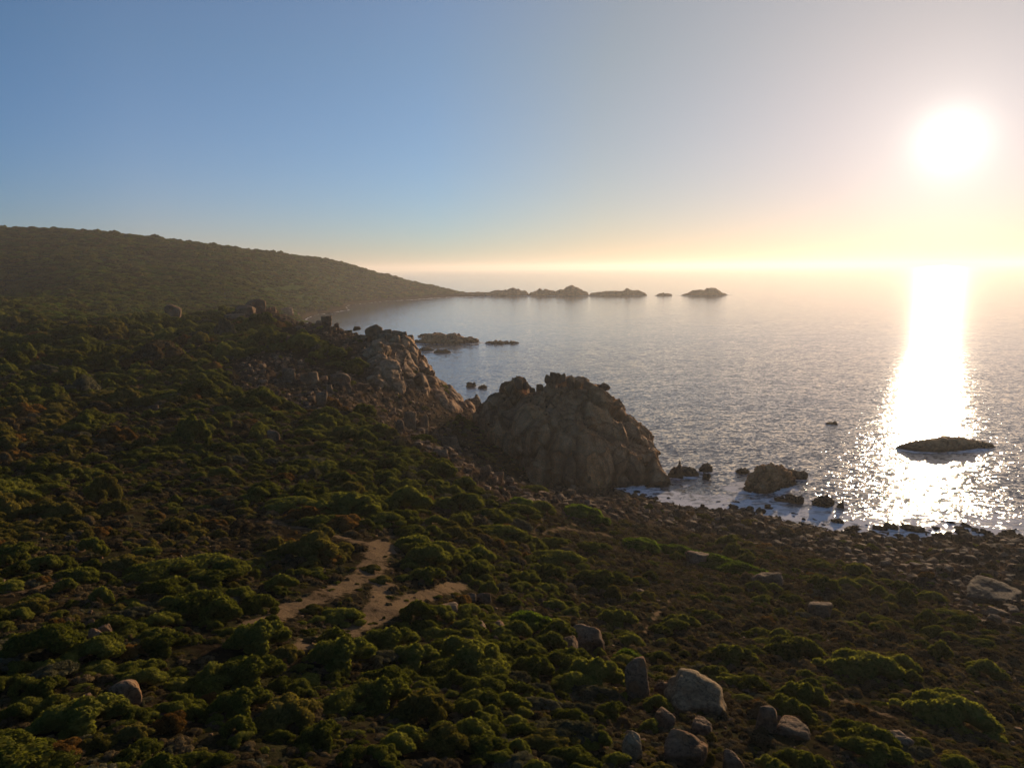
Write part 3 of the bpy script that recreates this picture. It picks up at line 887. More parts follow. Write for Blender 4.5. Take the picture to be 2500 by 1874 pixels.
# foreground
B(236,1585,40,44,'round',6,"smooth egg shaped boulder in the lower left heath", mark="egg boulder in the lower left", tilt=12)
B(262,1562,34,38,'block',3,"ochre boulder behind the egg shaped one in the lower left heath")
B(221,1533,22,20,'round',2,"small grey boulder above the egg shaped one in the lower left heath")
B(309,1722,68,62,'round',4,"big smooth grey boulder with an ochre right edge amid dark bushes", mark="big grey boulder in the lower left", m_=M_GRANITE)
B(57,1850,38,34,'round',7,"round boulder in the bottom left corner group", mark="corner boulders at the lower left")
B(5,1872,24,36,'block',2,"upright boulder cut by the left frame edge at the bottom")
B(52,1884,28,22,'round',0,"small pale boulder cut by the bottom frame edge, left of its twin")
B(84,1886,28,20,'round',5,"small pale boulder cut by the bottom frame edge, right of its twin")
B(399,1510,24,16,'round',3,"small brown boulder in the heath above the egg shaped boulder")
B(1168,1545,52,26,'block',5,"flat topped left block of the broken ledge in the middle foreground", mark="broken ledge in the middle foreground")
B(1212,1550,44,34,'block',1,"larger right block of the broken ledge in the middle foreground")
B(1093,1500,62,26,'facet',3,"low lilac grey slab behind the dark bush in the middle foreground", name="rock_slab", cat="rock slab", mark="low grey slab")
B(1180,1470,44,24,'round',2,"rounded rock in the rubble above the low grey slab", name="rock", cat="rock")
B(1150,1466,34,18,'facet',5,"flat rock left of the rounded one in the rubble above the low grey slab", name="rock", cat="rock")
B(1212,1573,18,22,'round',6,"small pale round rock below the broken ledge", name="rock", cat="rock")
B(1385,1602,64,48,'block',6,"square fronted reddish block in front of the cracked mound", mark="square reddish block")
B(1430,1592,108,60,'facet',6,"cracked tan mound of rock behind the square reddish block", name="rock_mound", cat="rock mound", mark="cracked tan mound", depth=1.0)
B(1408,1622,26,18,'round',1,"small pinkish rock at the foot of the square reddish block", name="rock", cat="rock")
B(1560,1706,68,112,'round',3,"tall grey egg shaped monolith left of the pale slab", mark="tall grey monolith", tilt=-6, depth=.75)
B(1620,1700,56,36,'round',5,"low tan boulder wedged between the tall monolith and the pale slab")
B(1699,1732,165,66,'facet',6,"broad pale tan slab tilted up to the light in the lower right foreground", m_=M_PALE, name="rock_slab", cat="rock slab", mark="broad pale slab", tilt=8, depth=1.2, sink=.6)
B(1622,1775,54,44,'round',0,"dark reddish round boulder below the pale slab, left one", mark="dark boulders below the pale slab")
B(1712,1795,60,46,'facet',7,"dark round boulder below the pale slab, right one")
B(1871,1785,48,76,'round',4,"dark leaning boulder right of the pale slab", mark="dark leaning boulder", tilt=10)
B(1934,1800,92,40,'facet',7,"flat tan rock right of the dark leaning boulder", name="rock_slab", cat="rock slab")
B(1541,1850,56,60,'facet',10,"jagged pale rock with deep notches near the bottom edge", m_=M_PALE, name="rock", cat="rock", mark="jagged pale rock")
B(1672,1868,110,66,'facet',2,"knobbly tan rock mound at the bottom edge, right of the jagged pale rock", name="rock_mound", cat="rock mound", mark="knobbly mound at the bottom edge")
B(1789,1890,54,48,'round',6,"grey rounded boulder cut by the bottom edge below the leaning boulder")
B(2192,1828,64,40,'facet',9,"tan topped rock in the lower right bushes", name="rock", cat="rock", mark="tan topped rock in the lower right")
B(2422,1476,96,26,'facet',2,"large smooth dome of rock on the slope near the right edge", M_STACK, name="rock_dome", cat="rock dome", mark="smooth dome near the right edge", depth=1.2, sink=.8)
B(2002,1505,56,30,'round',7,"low brown dome in the middle of the right hand slope", mark="low brown dome on the right slope")
B(1872,1432,72,34,'facet',12,"ribbed brown rock just below the bright green mat", name="rock", cat="rock", mark="ribbed rock below the bright mat")
B(1703,1380,60,32,'facet',4,"knobbly grey rock at the lower left edge of the bright green mat", name="rock", cat="rock")
# rocks standing in the sea
def S(px, py, w_, h_, i, label, name="sea_rock", cat="sea rock", mark=None, **k):
    o = put_rock(name, px, py, w_, h_, 'crag', i, M_STACK, label, cat, sea=True, **k)
    if mark: LAND.append((px, py - h_ / 2, mark))
S(1940,1168,60,18,1,"low rock touching the right side of the large humped surf rock")
S(1812,1156,34,12,2,"thin low rock in the water left of the large humped surf rock")
S(1650,1166,40,40,3,"rock against the right foot of the sea stack, first of the chain", mark="foot of the sea stack")
S(1684,1162,46,22,4,"dark rock in the middle of the chain off the sea stack")
S(1722,1152,36,22,5,"outer squared rock of the chain off the sea stack")
S(1724,1170,22,18,6,"small rock in front of the outer one of the chain off the sea stack")
S(1905,1224,30,12,7,"small flat rock in the foam below the large humped surf rock, left piece")
S(1938,1228,46,18,1,"jagged low rock in the foam below the large humped surf rock, right piece")
S(2008,1236,50,24,2,"small knobbed rock in the foam between the humped rock and the shore", mark="small knobbed rock in the foam")
S(2052,1240,18,18,3,"tiny upright rock right of the small knobbed rock in the foam")
S(1816,1250,84,18,4,"dark flat rock at the water's edge below the humped surf rock", mark="dark flat rock at the shoreline")
S(1738,1272,38,22,5,"block rising from the shoreline pool below the chain of rocks")
S(1672,1240,40,28,6,"squared rock at the shoreline pool's left side")
S(2044,1276,30,8,7,"thin wet rock awash beyond the shore, left of its two neighbours")
S(2173,1290,34,10,0,"wet rock awash beyond the shore, middle one of three")
S(2226,1296,52,9,1,"long wet rock awash beyond the shore, right one of three")
S(2031,1036,30,6,3,"tiny rock breaking the water left of the sun's glitter path")
S(1035,822,36,8,5,"short low rock behind the left end of the long bay reef")
S(1038,857,46,10,7,"low rock between the long bay reef and the outcrop", depth=.6)
S(1079,862,46,9,0,"flat rock in the white water just below the long bay reef", depth=.6)
S(1150,944,26,12,1,"small rock in the cove behind the outcrop, left of its neighbour")
S(1178,948,24,9,2,"small rock in the cove behind the outcrop, right of its neighbour")
S(1152,990,60,24,3,"dark rock in the gap between the outcrop and the sea stack", mark="gap beside the sea stack")
S(1166,1006,26,20,4,"small block at the water in the gap beside the sea stack")
S(805,766,26,4,5,"faint thin rock in the surf at the head of the bay", depth=.6)
S(835,757,30,4,6,"faint flat rock in the surf off the far shore", depth=.6)

# long profiles: islands and reefs
def island(prof, base, label, seed, depth=30, mark=None, name="island", cat="rocky island", group="rocky islets off the headland", layers=None, n=(130, 60)):
    d = ray(sum(q[0] for q in prof) / len(prof), base)
    dist = -CAMH / d[2] * d[1] + depth * .5
    foot = []
    for a, b_ in prof:
        dd = dist - depth * (.15 + .85 * math.sin(math.pi * (a - prof[0][0]) / (prof[-1][0] - prof[0][0])))
        P = at_dist(a, 700, dd); P[2] = -.3
        qx, qy, _ = project(P[None]); foot.append((float(qx[0]), float(qy[0]), -.3))
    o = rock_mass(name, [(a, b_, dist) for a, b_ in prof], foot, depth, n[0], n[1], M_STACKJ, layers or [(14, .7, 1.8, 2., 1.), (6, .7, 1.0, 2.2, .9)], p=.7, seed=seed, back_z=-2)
    tag(o, label, cat, group)
    if mark: LAND.append((prof[len(prof) // 2][0], base - 10, mark))
    W = (prof[-1][0] - prof[0][0]) / FPX * dist
    for k in np.linspace(prof[0][0], prof[-1][0], 7)[1:-1]:
        c_ = at_dist(k, 700, dist - depth * .3); ROCK_SPOTS.append((c_[0], c_[1], max(depth * .7, W * .1)))
RL = [(5, .8, 1.1, 2.6, 1.1), (2.2, .8, .7, 3, 1.)]
island([(1010,834),(1022,828),(1033,820),(1052,818),(1072,815),(1090,817),(1112,819),(1130,823),(1150,826),(1166,832),(1176,837)], 838, "long dark reef in the bay beyond the outcrop", 71, 14, "long reef in the bay", "reef", "reef", None, [(9, .5, 2.0, 2.6, 1.2), (4, .5, 1.2, 3, 1.)], (240, 70))
island([(1184,838),(1196,833),(1207,835),(1222,833),(1236,835),(1250,834),(1268,838)], 839, "thin broken tail of rock right of the long bay reef", 73, 7, None, "reef", "reef", None, [(6, .5, 1.2, 2.6, 1.2), (2.5, .5, .8, 3, 1.)], (160, 40))
island([(2210,1082),(2235,1075),(2262,1072),(2300,1069),(2340,1071),(2370,1076),(2400,1082),(2425,1088),(2438,1095)], 1098, "long flat reef lying in the sun's glitter path", 75, 7, "flat reef in the glitter path", "reef", "reef", None, [(5, .5, .4, 2.6, 1.2), (2, .5, .2, 3, 1.)], (240, 70))
island([(1824,1186),(1832,1164),(1846,1148),(1862,1142),(1876,1134),(1892,1138),(1908,1146),(1922,1158),(1936,1170),(1944,1188)], 1196, "large dark humped rock in the surf off the rocky shore", 77, 7, "humped rock in the surf", "sea_rock", "sea rock", None, [(3.6, .8, .9, 2.6, 1.2), (1.4, .8, .5, 3, 1.)], (220, 120))
island([(1118,718),(1135,713.5),(1160,713),(1180,712.5),(1196,713.8),(1210,708.9),(1225,708.1),(1240,707.2),(1246,703.1),(1254,701.5),(1262,704.8),(1270,708.9),(1285,712.2),(1294,720.4)], 722, "first rocky islet joining the tip of the headland", 11)
island([(1288,721.2),(1298,713.8),(1310,708.9),(1317,704),(1326,707.2),(1345,708.9),(1356,710.5),(1364,720.4)], 722, "second rocky islet from the headland, with a small blunt peak", 23)
island([(1350,721.2),(1360,710.5),(1376,706.4),(1385,699.9),(1396,697.4),(1408,701.5),(1420,707.2),(1432,712.2),(1438,720.4)], 722.5, "highest rocky islet of the chain, third from the headland", 37)
island([(1436,721.2),(1450,715.4),(1480,712.2),(1505,711.3),(1522,710.5),(1531,704.8),(1540,708.9),(1565,710.5),(1580,720.4)], 722, "long low islet with one small knob, fourth from the headland", 49)
island([(1598,721.2),(1606,716.3),(1620,715.4),(1634,717.1),(1642,721.2)], 721.5, "tiny flat islet between the two right hand islets", 57, depth=12)
island([(1662,721.2),(1676,715.4),(1692,708.9),(1704,708.1),(1718,708.9),(1726,703.1),(1736,703.1),(1750,706.4),(1762,713.8),(1780,721.2)], 721.5, "outermost rocky islet standing apart at the right end of the chain", 63)
# ------------------------------------------------------------------ small boulders and rubble
def zone_mask(x, y):
    z = ground(x, y)
    P = np.stack([x, y, z], 1)
    px, py, dz_ = project(P)
    return px, py, z


def scatter(r0, r1, sp, azmax=44, azmin=-46):
    n = int(2 * r1 / sp) + 1
    gx, gy = np.meshgrid((np.arange(n) - n / 2) * sp, np.arange(0, int(r1 / sp) + 1) * sp)
    x = gx.ravel() + RNG.uniform(-.5, .5, gx.size) * sp; y = gy.ravel() + RNG.uniform(-.5, .5, gx.size) * sp
    r = np.hypot(x, y); a = np.degrees(np.arctan2(x, y))
    k = (r > r0) & (r < r1) & (a < azmax) & (a > azmin)
    return x[k], y[k]


ORD = ["nearest", "second nearest", "third nearest", "fourth nearest", "fifth nearest", "sixth nearest", "seventh nearest", "eighth nearest", "ninth nearest", "tenth nearest",
       "eleventh nearest", "twelfth nearest", "thirteenth nearest", "fourteenth nearest", "fifteenth nearest", "sixteenth nearest", "seventeenth nearest", "eighteenth nearest", "nineteenth nearest", "twentieth nearest"]


def auto_labels(items):
    """items: list of (obj, px, py, text). Label = text + its rank by distance on one side of the nearest landmark."""
    groups = {}
    for o, px, py, txt in items:
        L = min(LAND, key=lambda q: math.hypot(q[0] - px, (q[1] - py) * 1.5))
        dx, dy = px - L[0], py - L[1]
        side = ("right of" if dx > 0 else "left of") if abs(dx) > abs(dy) * 1.3 else ("beyond" if dy < 0 else "in front of")
        groups.setdefault((txt, L[2], side), []).append((math.hypot(dx, dy), o))
    for (txt, ln_, side), lst in groups.items():
        lst.sort(key=lambda q: q[0])
        for i, (_, o) in enumerate(lst):
            if len(lst) == 1: o["label"] = "%s %s the %s" % (txt, side, ln_)
            else: o["label"] = "%s %s the %s, %s" % (txt, side, ln_, ORD[min(i, 19)])


small_srcs = []
cand = []
for r0, r1, sp in ((20, 70, 1.1), (70, 130, 1.3), (130, 240, 1.8), (240, 400, 2.6)):
    x, y = scatter(r0, r1, sp)
    px, py, z = zone_mask(x, y)
    mr = sample(M_ROCK, x, y); ms = sample(M_SAND, x, y)
    pr = mr * .55 + .035 + ms * .12
    k = (RNG.random(len(x)) < pr) & (z > .15) & (z < 80)
    s_ = sp * np.exp(RNG.normal(-.95, .42, len(x))) * (.6 + .9 * mr)
    s_ = np.where(ms > .3, s_ * .35, s_); s_ = np.minimum(s_, 1.7)
    for a in zip(x[k], y[k], z[k], s_[k], px[k], py[k], mr[k], ms[k]): cand.append(a)
cand = np.array(cand)
dist = np.hypot(cand[:, 0], cand[:, 1])
inview = (cand[:, 4] > -20) & (cand[:, 4] < 2520) & (cand[:, 5] < 1890) & (cand[:, 7] < .3)
show = np.where(inview, cand[:, 3] / dist, 0)
order = np.argsort(-show)
items = []
NIND = 230
for n_, i in enumerate(order[:NIND]):
    x, y, z, s_, px, py, mr, ms = cand[i]
    kd = ('facet', 'round', 'block')[int(RNG.integers(3))]
    vi = int(RNG.integers(13 if kd == 'facet' else 8))
    o = bpy.data.objects.new("boulder", rock_mesh(kd, vi, M_GRANITE)); C.objects.link(o)
    o.scale = (s_ * RNG.uniform(.5, .75), s_ * RNG.uniform(.4, .6), s_ * RNG.uniform(.3, .48))
    o.location = (x, y, z + s_ * .1)
    o.rotation_euler = (RNG.uniform(-.2, .2), RNG.uniform(-.2, .2), RNG.uniform(0, 6.28))
    tag(o, None, "boulder", "loose boulders lying about the slope and shore")
    shp_ = {'facet': 'angular', 'round': 'rounded', 'block': 'blocky'}[kd]
    items.append((o, px, py, shp_ + " brown boulder"))
    if n_ < 200 and kd == 'facet' and len(small_srcs) < 5 or (kd != 'facet' and len(small_srcs) >= 5 and len(small_srcs) < 8): small_srcs.append(o)
auto_labels(items)


def instancer(name, pts, scl, rot, idx, srcs, kind_label):
    me = bpy.data.meshes.new(name)
    me.vertices.add(len(pts)); me.vertices.foreach_set("co", np.asarray(pts, np.float32).ravel())
    for nm, tp, dat in (("scl", 'FLOAT_VECTOR', scl), ("rot", 'FLOAT_VECTOR', rot), ("idx", 'INT', idx)):
        a = me.attributes.new(nm, tp, 'POINT')
        a.data.foreach_set("vector" if tp == 'FLOAT_VECTOR' else "value", np.asarray(dat, np.int32 if tp == 'INT' else np.float32).ravel())
    o = bpy.data.objects.new(name, me); C.objects.link(o)
    ng = bpy.data.node_groups.new(name, 'GeometryNodeTree')
    ng.interface.new_socket("Geometry", in_out='INPUT', socket_type='NodeSocketGeometry')
    ng.interface.new_socket("Geometry", in_out='OUTPUT', socket_type='NodeSocketGeometry')
    n, l = ng.nodes, ng.links
    gi = n.new("NodeGroupInput"); go = n.new("NodeGroupOutput")
    jn = n.new("GeometryNodeJoinGeometry")
    for s in srcs[::-1]:
        oi = n.new("GeometryNodeObjectInfo"); oi.transform_space = 'ORIGINAL'
        oi.inputs["Object"].default_value = s; oi.inputs["As Instance"].default_value = True
        l.new(oi.outputs["Geometry"], jn.inputs[0])
    ip = n.new("GeometryNodeInstanceOnPoints")
    ip.inputs["Pick Instance"].default_value = True
    def na(nm, tp):
        q = n.new("GeometryNodeInputNamedAttribute"); q.data_type = tp; q.inputs[0].default_value = nm
        return q.outputs["Attribute"]
    l.new(gi.outputs[0], ip.inputs["Points"]); l.new(jn.outputs[0], ip.inputs["Instance"])
    l.new(na("idx", 'INT'), ip.inputs["Instance Index"])
    l.new(na("rot", 'FLOAT_VECTOR'), ip.inputs["Rotation"]); l.new(na("scl", 'FLOAT_VECTOR'), ip.inputs["Scale"])
    l.new(ip.outputs[0], go.inputs[0])
    md = o.modifiers.new("scatter", 'NODES'); md.node_group = ng
    tag(o, kind="stuff")
    return o


rest = cand[order[NIND:]]
# plus fine rubble in the rock zones
more = []
for r0, r1, sp in ((20, 90, .7), (90, 170, .9), (170, 300, 1.4)):
    x, y = scatter(r0, r1, sp)
    px, py, z = zone_mask(x, y)
    mr = sample(M_ROCK, x, y); ms = sample(M_SAND, x, y)
    k = (RNG.random(len(x)) < mr * .5 + .05 + ms * .10) & (z > .1) & (z < 80)
    s_ = sp * np.exp(RNG.normal(-1.25, .4, len(x))); s_ = np.where(ms > .3, s_ * .4, s_)
    more.append(np.stack([x, y, z, s_, px, py, mr, ms], 1)[k])
rest = np.vstack([rest] + more)
nr = len(rest)
sc3 = rest[:, 3:4] * np.stack([RNG.uniform(.5, .75, nr), RNG.uniform(.4, .65, nr), RNG.uniform(.28, .5, nr)], 1)
rt3 = np.stack([RNG.uniform(-.25, .25, nr), RNG.uniform(-.25, .25, nr), RNG.uniform(0, 6.28, nr)], 1)
pp = rest[:, :3].copy(); pp[:, 2] += rest[:, 3] * .06
ob = instancer("rubble", pp, sc3, rt3, RNG.integers(0, len(small_srcs), nr), small_srcs, "")
print("rubble", nr)
# ------------------------------------------------------------------ heath bushes
def leaf_material(name, cols, transl, warm):
    m, t, b, nd, ln = mat(name)
    nd.remove(b)
    oi = nd.new("ShaderNodeObjectInfo")
    geo = nd.new("ShaderNodeNewGeometry")
    n1 = N(nd, "ShaderNodeTexNoise", i_Scale=1.3, i_Detail=5.0, i_Roughness=.7); ln.new(geo.outputs["Position"], n1.inputs["Vector"])
    f = mathn(nd, ln, 'ADD', mathn(nd, ln, 'MULTIPLY', oi.outputs["Random"], .45), mathn(nd, ln, 'MULTIPLY', n1.outputs[0], .75))
    f = mathn(nd, ln, 'ADD', f, mathn(nd, ln, 'MULTIPLY', mathn(nd, ln, 'SUBTRACT', geo.outputs["Random Per Island"], .5), .35))
    c = ramp(nd, ln, f, cols).outputs[0]
    d = nd.new("ShaderNodeBsdfDiffuse"); ln.new(c, d.inputs[0])
    tr = nd.new("ShaderNodeBsdfTranslucent")
    ln.new(mixc(nd, ln, 1.0, c, warm, 'MULTIPLY'), tr.inputs[0])
    mx = nd.new("ShaderNodeMixShader"); mx.inputs[0].default_value = transl
    ln.new(d.outputs[0], mx.inputs[1]); ln.new(tr.outputs[0], mx.inputs[2])
    ln.new(mx.outputs[0], nd["Material Output"].inputs[0])
    return m


M_LEAF = {
 'green': leaf_material("heath green leaves", [(.2, (0.04148, 0.04484, 0.0084)), (.55, (0.1074, 0.1038, 0.0189)), (.9, (0.2013, 0.1829, 0.0378))], .4, (1.5, 1.6, .8)),
 'olive': leaf_material("heath olive leaves", [(.2, (0.0549, 0.0472, 0.0105)), (.55, (0.122, 0.1003, 0.0231)), (.9, (0.2074, 0.1593, 0.042))], .4, (1.5, 1.5, .8)),
 'rust': leaf_material("heath rust leaves", [(.2, (0.061, 0.03304, 0.00945)), (.55, (0.1464, 0.0767, 0.021)), (.9, (0.2318, 0.1298, 0.03675))], .35, (1.4, 1.3, .9)),
 'grey': leaf_material("heath grey leaves", [(.2, (0.0488, 0.04484, 0.021)), (.55, (0.1037, 0.09204, 0.04725)), (.9, (0.183, 0.1593, 0.08925))], .3, (1.2, 1.2, .9)),
 'bright': leaf_material("heath bright leaves", [(.2, (0.0366, 0.05192, 0.00735)), (.55, (0.0854, 0.1121, 0.01575)), (.9, (0.1525, 0.1711, 0.0294))], .45, (1.5, 1.7, .6)),
 'dry': leaf_material("dry brush", [(.2, (0.0549, 0.03776, 0.0168)), (.55, (0.122, 0.08496, 0.0399)), (.9, (0.2196, 0.1593, 0.07875))], .3, (1.3, 1.2, .9)),
}


def bush_geo(seed, nl, flat=.45, leaf=.030, nleaf=3600):
    rg = np.random.default_rng(seed)
    L = []
    for i in range(nl):
        r = .43 * math.sqrt((i + .4) / nl) if nl > 1 else 0
        a = i * 2.39996 + rg.uniform(-.4, .4)
        a += .5 * math.sin(3 * a + seed) ; r *= 1 + .22 * math.sin(2 * a + seed) + .14 * math.sin(5 * a + 2 * seed)
        rad = rg.uniform(.075, .15) * (1.15 - .35 * r / .43)
        hgt = max(1 - (r / .56) ** 2, .12) * flat * rg.uniform(.6, 1.15)
        L.append((r * math.cos(a), r * math.sin(a), max(hgt - rad * .8, .02), rad))
    L = np.array(L)
    V = []; F = []; off = 0
    v0, f0 = ICO[3]
    for (cx, cy, cz, rad) in L:
        P = v0 * np.array((1.12, 1.12, .82)) * rad * .93
        P = P * (1 + .16 * fbm(v0 * 2.3 + (cx * 20, cy * 20, seed), 3, seed))[:, None] + (cx, cy, cz)
        P[:, 2] = np.maximum(P[:, 2], -.08)
        V.append(P); F.append(f0 + off); off += len(P)
    # leaf sprays over the exposed skin of the lobes
    c = RNG.integers(0, nl, nleaf * 2)
    d = rg.normal(size=(nleaf * 2, 3)); d[:, 2] = np.abs(d[:, 2]) * 1.1 - .15; d /= np.linalg.norm(d, axis=1, keepdims=True)
    lobe = L[rg.integers(0, nl, nleaf * 2)]
    bump = 1 + .16 * fbm(d * 2.3 + np.stack([lobe[:, 0] * 20, lobe[:, 1] * 20, np.full(len(d), seed)], 1), 3, seed)
    P = lobe[:, :3] + d * np.array((1.12, 1.12, .82)) * (lobe[:, 3] * bump * rg.uniform(.92, 1.10, len(d)))[:, None]
    keep = np.ones(len(P), bool)
    for (cx, cy, cz, rad) in L:
        keep &= (((P - (cx, cy, cz)) / (1.12, 1.12, .82)) ** 2).sum(1) > (rad * .86) ** 2
    keep &= P[:, 2] > -.03
    P = P[keep][:nleaf]; d = d[keep][:nleaf]
    n = len(P)
    nrm = d + rg.normal(0, .55, (n, 3)); nrm /= np.linalg.norm(nrm, axis=1, keepdims=True)
    t1 = np.cross(nrm, rg.normal(size=(n, 3))); t1 /= np.linalg.norm(t1, axis=1, keepdims=True)
    t2 = np.cross(nrm, t1)
    s1 = (leaf * rg.uniform(.5, 1.2, n))[:, None]; s2 = s1 * rg.uniform(.35, .8, n)[:, None]
    a = P - t1 * s1; b_ = P + t2 * s2; c_ = P + t1 * s1 + nrm * s1 * .3; e_ = P - t2 * s2
    q = np.stack([a, b_, c_, e_], 1).reshape(-1, 3)
    V = np.vstack(V); F = np.vstack(F)
    nb = len(V)
    qi = np.arange(n)[:, None] * 4 + nb
    tr = np.vstack([qi + (0, 1, 2), qi + (0, 2, 3)])
    return np.vstack([V, q]), np.vstack([F, tr])


BUSH = {}
specs = [('green', 0, 22, .46), ('green', 1, 30, .36), ('green', 2, 15, .52), ('green', 3, 36, .30), ('olive', 4, 24, .42), ('olive', 5, 18, .48),
         ('rust', 6, 18, .40), ('grey', 7, 16, .46), ('bright', 8, 34, .30), ('dry', 9, 14, .42), ('dry', 10, 10, .5), ('green', 11, 12, .6)]
for kd, sd, nl, fl in specs:
    V, F = bush_geo(900 + sd, int(nl * 1.9), fl, .030 if kd != 'dry' else .045, 3600 if kd != 'dry' else 1800)
    o = new_mesh("tmp", V, F, M_LEAF[kd]); me = o.data; me.name = "bush_" + kd; bpy.data.objects.remove(o)
    BUSH[sd] = (me, kd)
KIND_WORD = {'green': "dark green", 'olive': "olive", 'rust': "rust brown", 'grey': "grey green", 'bright': "bright green", 'dry': "dry brown"}


def add_bush(x, y, wx, wy, h, rz, sd, z=None):
    o = bpy.data.objects.new("heath_bush", BUSH[sd][0]); C.objects.link(o)
    z = float(ground(x, y)[0]) if z is None else z
    o.location = (x, y, z - .05); o.scale = (wx, wy, h); o.rotation_euler = (0, 0, rz)
    tag(o, None, "bush", "heath bushes on the coastal slope")
    return o


bush_items = []
PLACED = []
HAND = [  # px, py of the foot, width, height in photo pixels, kind
 (1740,1392,150,40,8),(1812,1408,120,36,8),(1655,1362,110,34,8),(1620,1352,70,26,8),(1412,1265,112,36,8),(1455,1280,70,24,8),(1266,1234,70,24,8),(1572,1330,60,20,8),(1850,1420,80,22,8),
 (1934,1612,130,64,1),(2106,1660,165,72,1),(1960,1730,112,70,0),(2309,1775,170,78,1),(2101,1830,150,60,1),(2133,1874,150,50,0),(1663,1540,92,44,0),(1790,1625,112,56,0),(1835,1690,80,46,2),(1745,1660,70,36,0),
 (1288,1545,124,54,8),(1133,1515,84,38,1),(1015,1528,100,66,2),(1507,1535,104,54,0),(1475,1572,50,28,0),(1536,1578,66,34,1),(1532,1620,72,38,8),(1450,1690,150,90,0),(1300,1665,110,90,0),
 (1166,1380,86,58,2),(1060,1370,110,60,1),(1010,1358,80,40,0),(1109,1318,80,40,4),(1206,1318,140,40,1),(1276,1435,94,48,0),(1349,1385,150,44,1),(1467,1445,160,60,0),(1328,1450,76,30,0),(1044,1426,96,46,0),
 (1308,1250,84,36,1),(1247,1268,130,36,1),(1060,1285,74,34,2),(922,1285,116,36,1),(1446,1352,104,30,0),(1552,1345,110,30,8),(1350,1340,80,30,0),(1240,1590,70,44,0),(1610,1555,60,30,0),
 (626,1498,88,46,1),(635,1605,150,90,0),(560,1560,60,30,2),(610,1690,170,84,0),(700,1615,70,34,4),(590,1760,140,70,0),(700,1785,140,70,4),(834,1650,170,90,0),(875,1730,110,70,5),(200,1800,190,80,0),(399,1610,120,56,0),
 (950,1600,150,70,0),(1010,1640,130,70,0),(930,1745,150,90,0),(1030,1770,140,80,4),(1080,1850,130,70,5),(1190,1650,90,50,2),(480,1400,150,50,1),(380,1420,170,50,1),(300,1400,120,40,4),(520,1440,140,40,0),
 (120,1680,110,50,7),(60,1620,120,40,7),(420,1790,80,40,6),(150,1872,100,40,6),(1180,1860,120,50,0),(1330,1840,150,40,4),(780,1290,120,36,0),(700,1250,130,34,1),(850,1250,100,30,0),(1960,1890,120,50,0),(1860,1560,60,26,0),
 (905,1398,56,16,5),(930,1425,60,18,5),(760,1500,60,18,5),(1510,1670,40,26,8)]
for px, py, w_, h_, sd in HAND:
    P, dist = hit(px, py)
    mpp = dist / FPX
    W = w_ * mpp; H = h_ * mpp * (.95 if dist < 60 else .9)
    H = min(H, W * .62)
    dr = P[:2] / np.linalg.norm(P[:2])
    D = W * (.7 if W > 3 else .9)
    x, y = P[:2] + dr * D * .38
    fl = [s[3] for s in specs if s[1] == sd][0]
    o = add_bush(x, y, W, D, H / fl * .8, -math.atan2(x, y) + (0 if W > 3 else RNG.uniform(-.6, .6)), sd)
    bush_items.append((o, px, py, "broad " if W > 2.6 else "", BUSH[sd][1]))
    PLACED.append((x, y, W * .42))
PLACED = np.array(PLACED)
RK = np.array([(o.location.x, o.location.y, max(o.scale[0], o.scale[1]) * 1.0) for o in C.objects if o.name.startswith(("boulder", "rock")) and o.scale[0] > .45 and math.hypot(o.location.x, o.location.y) < 420])

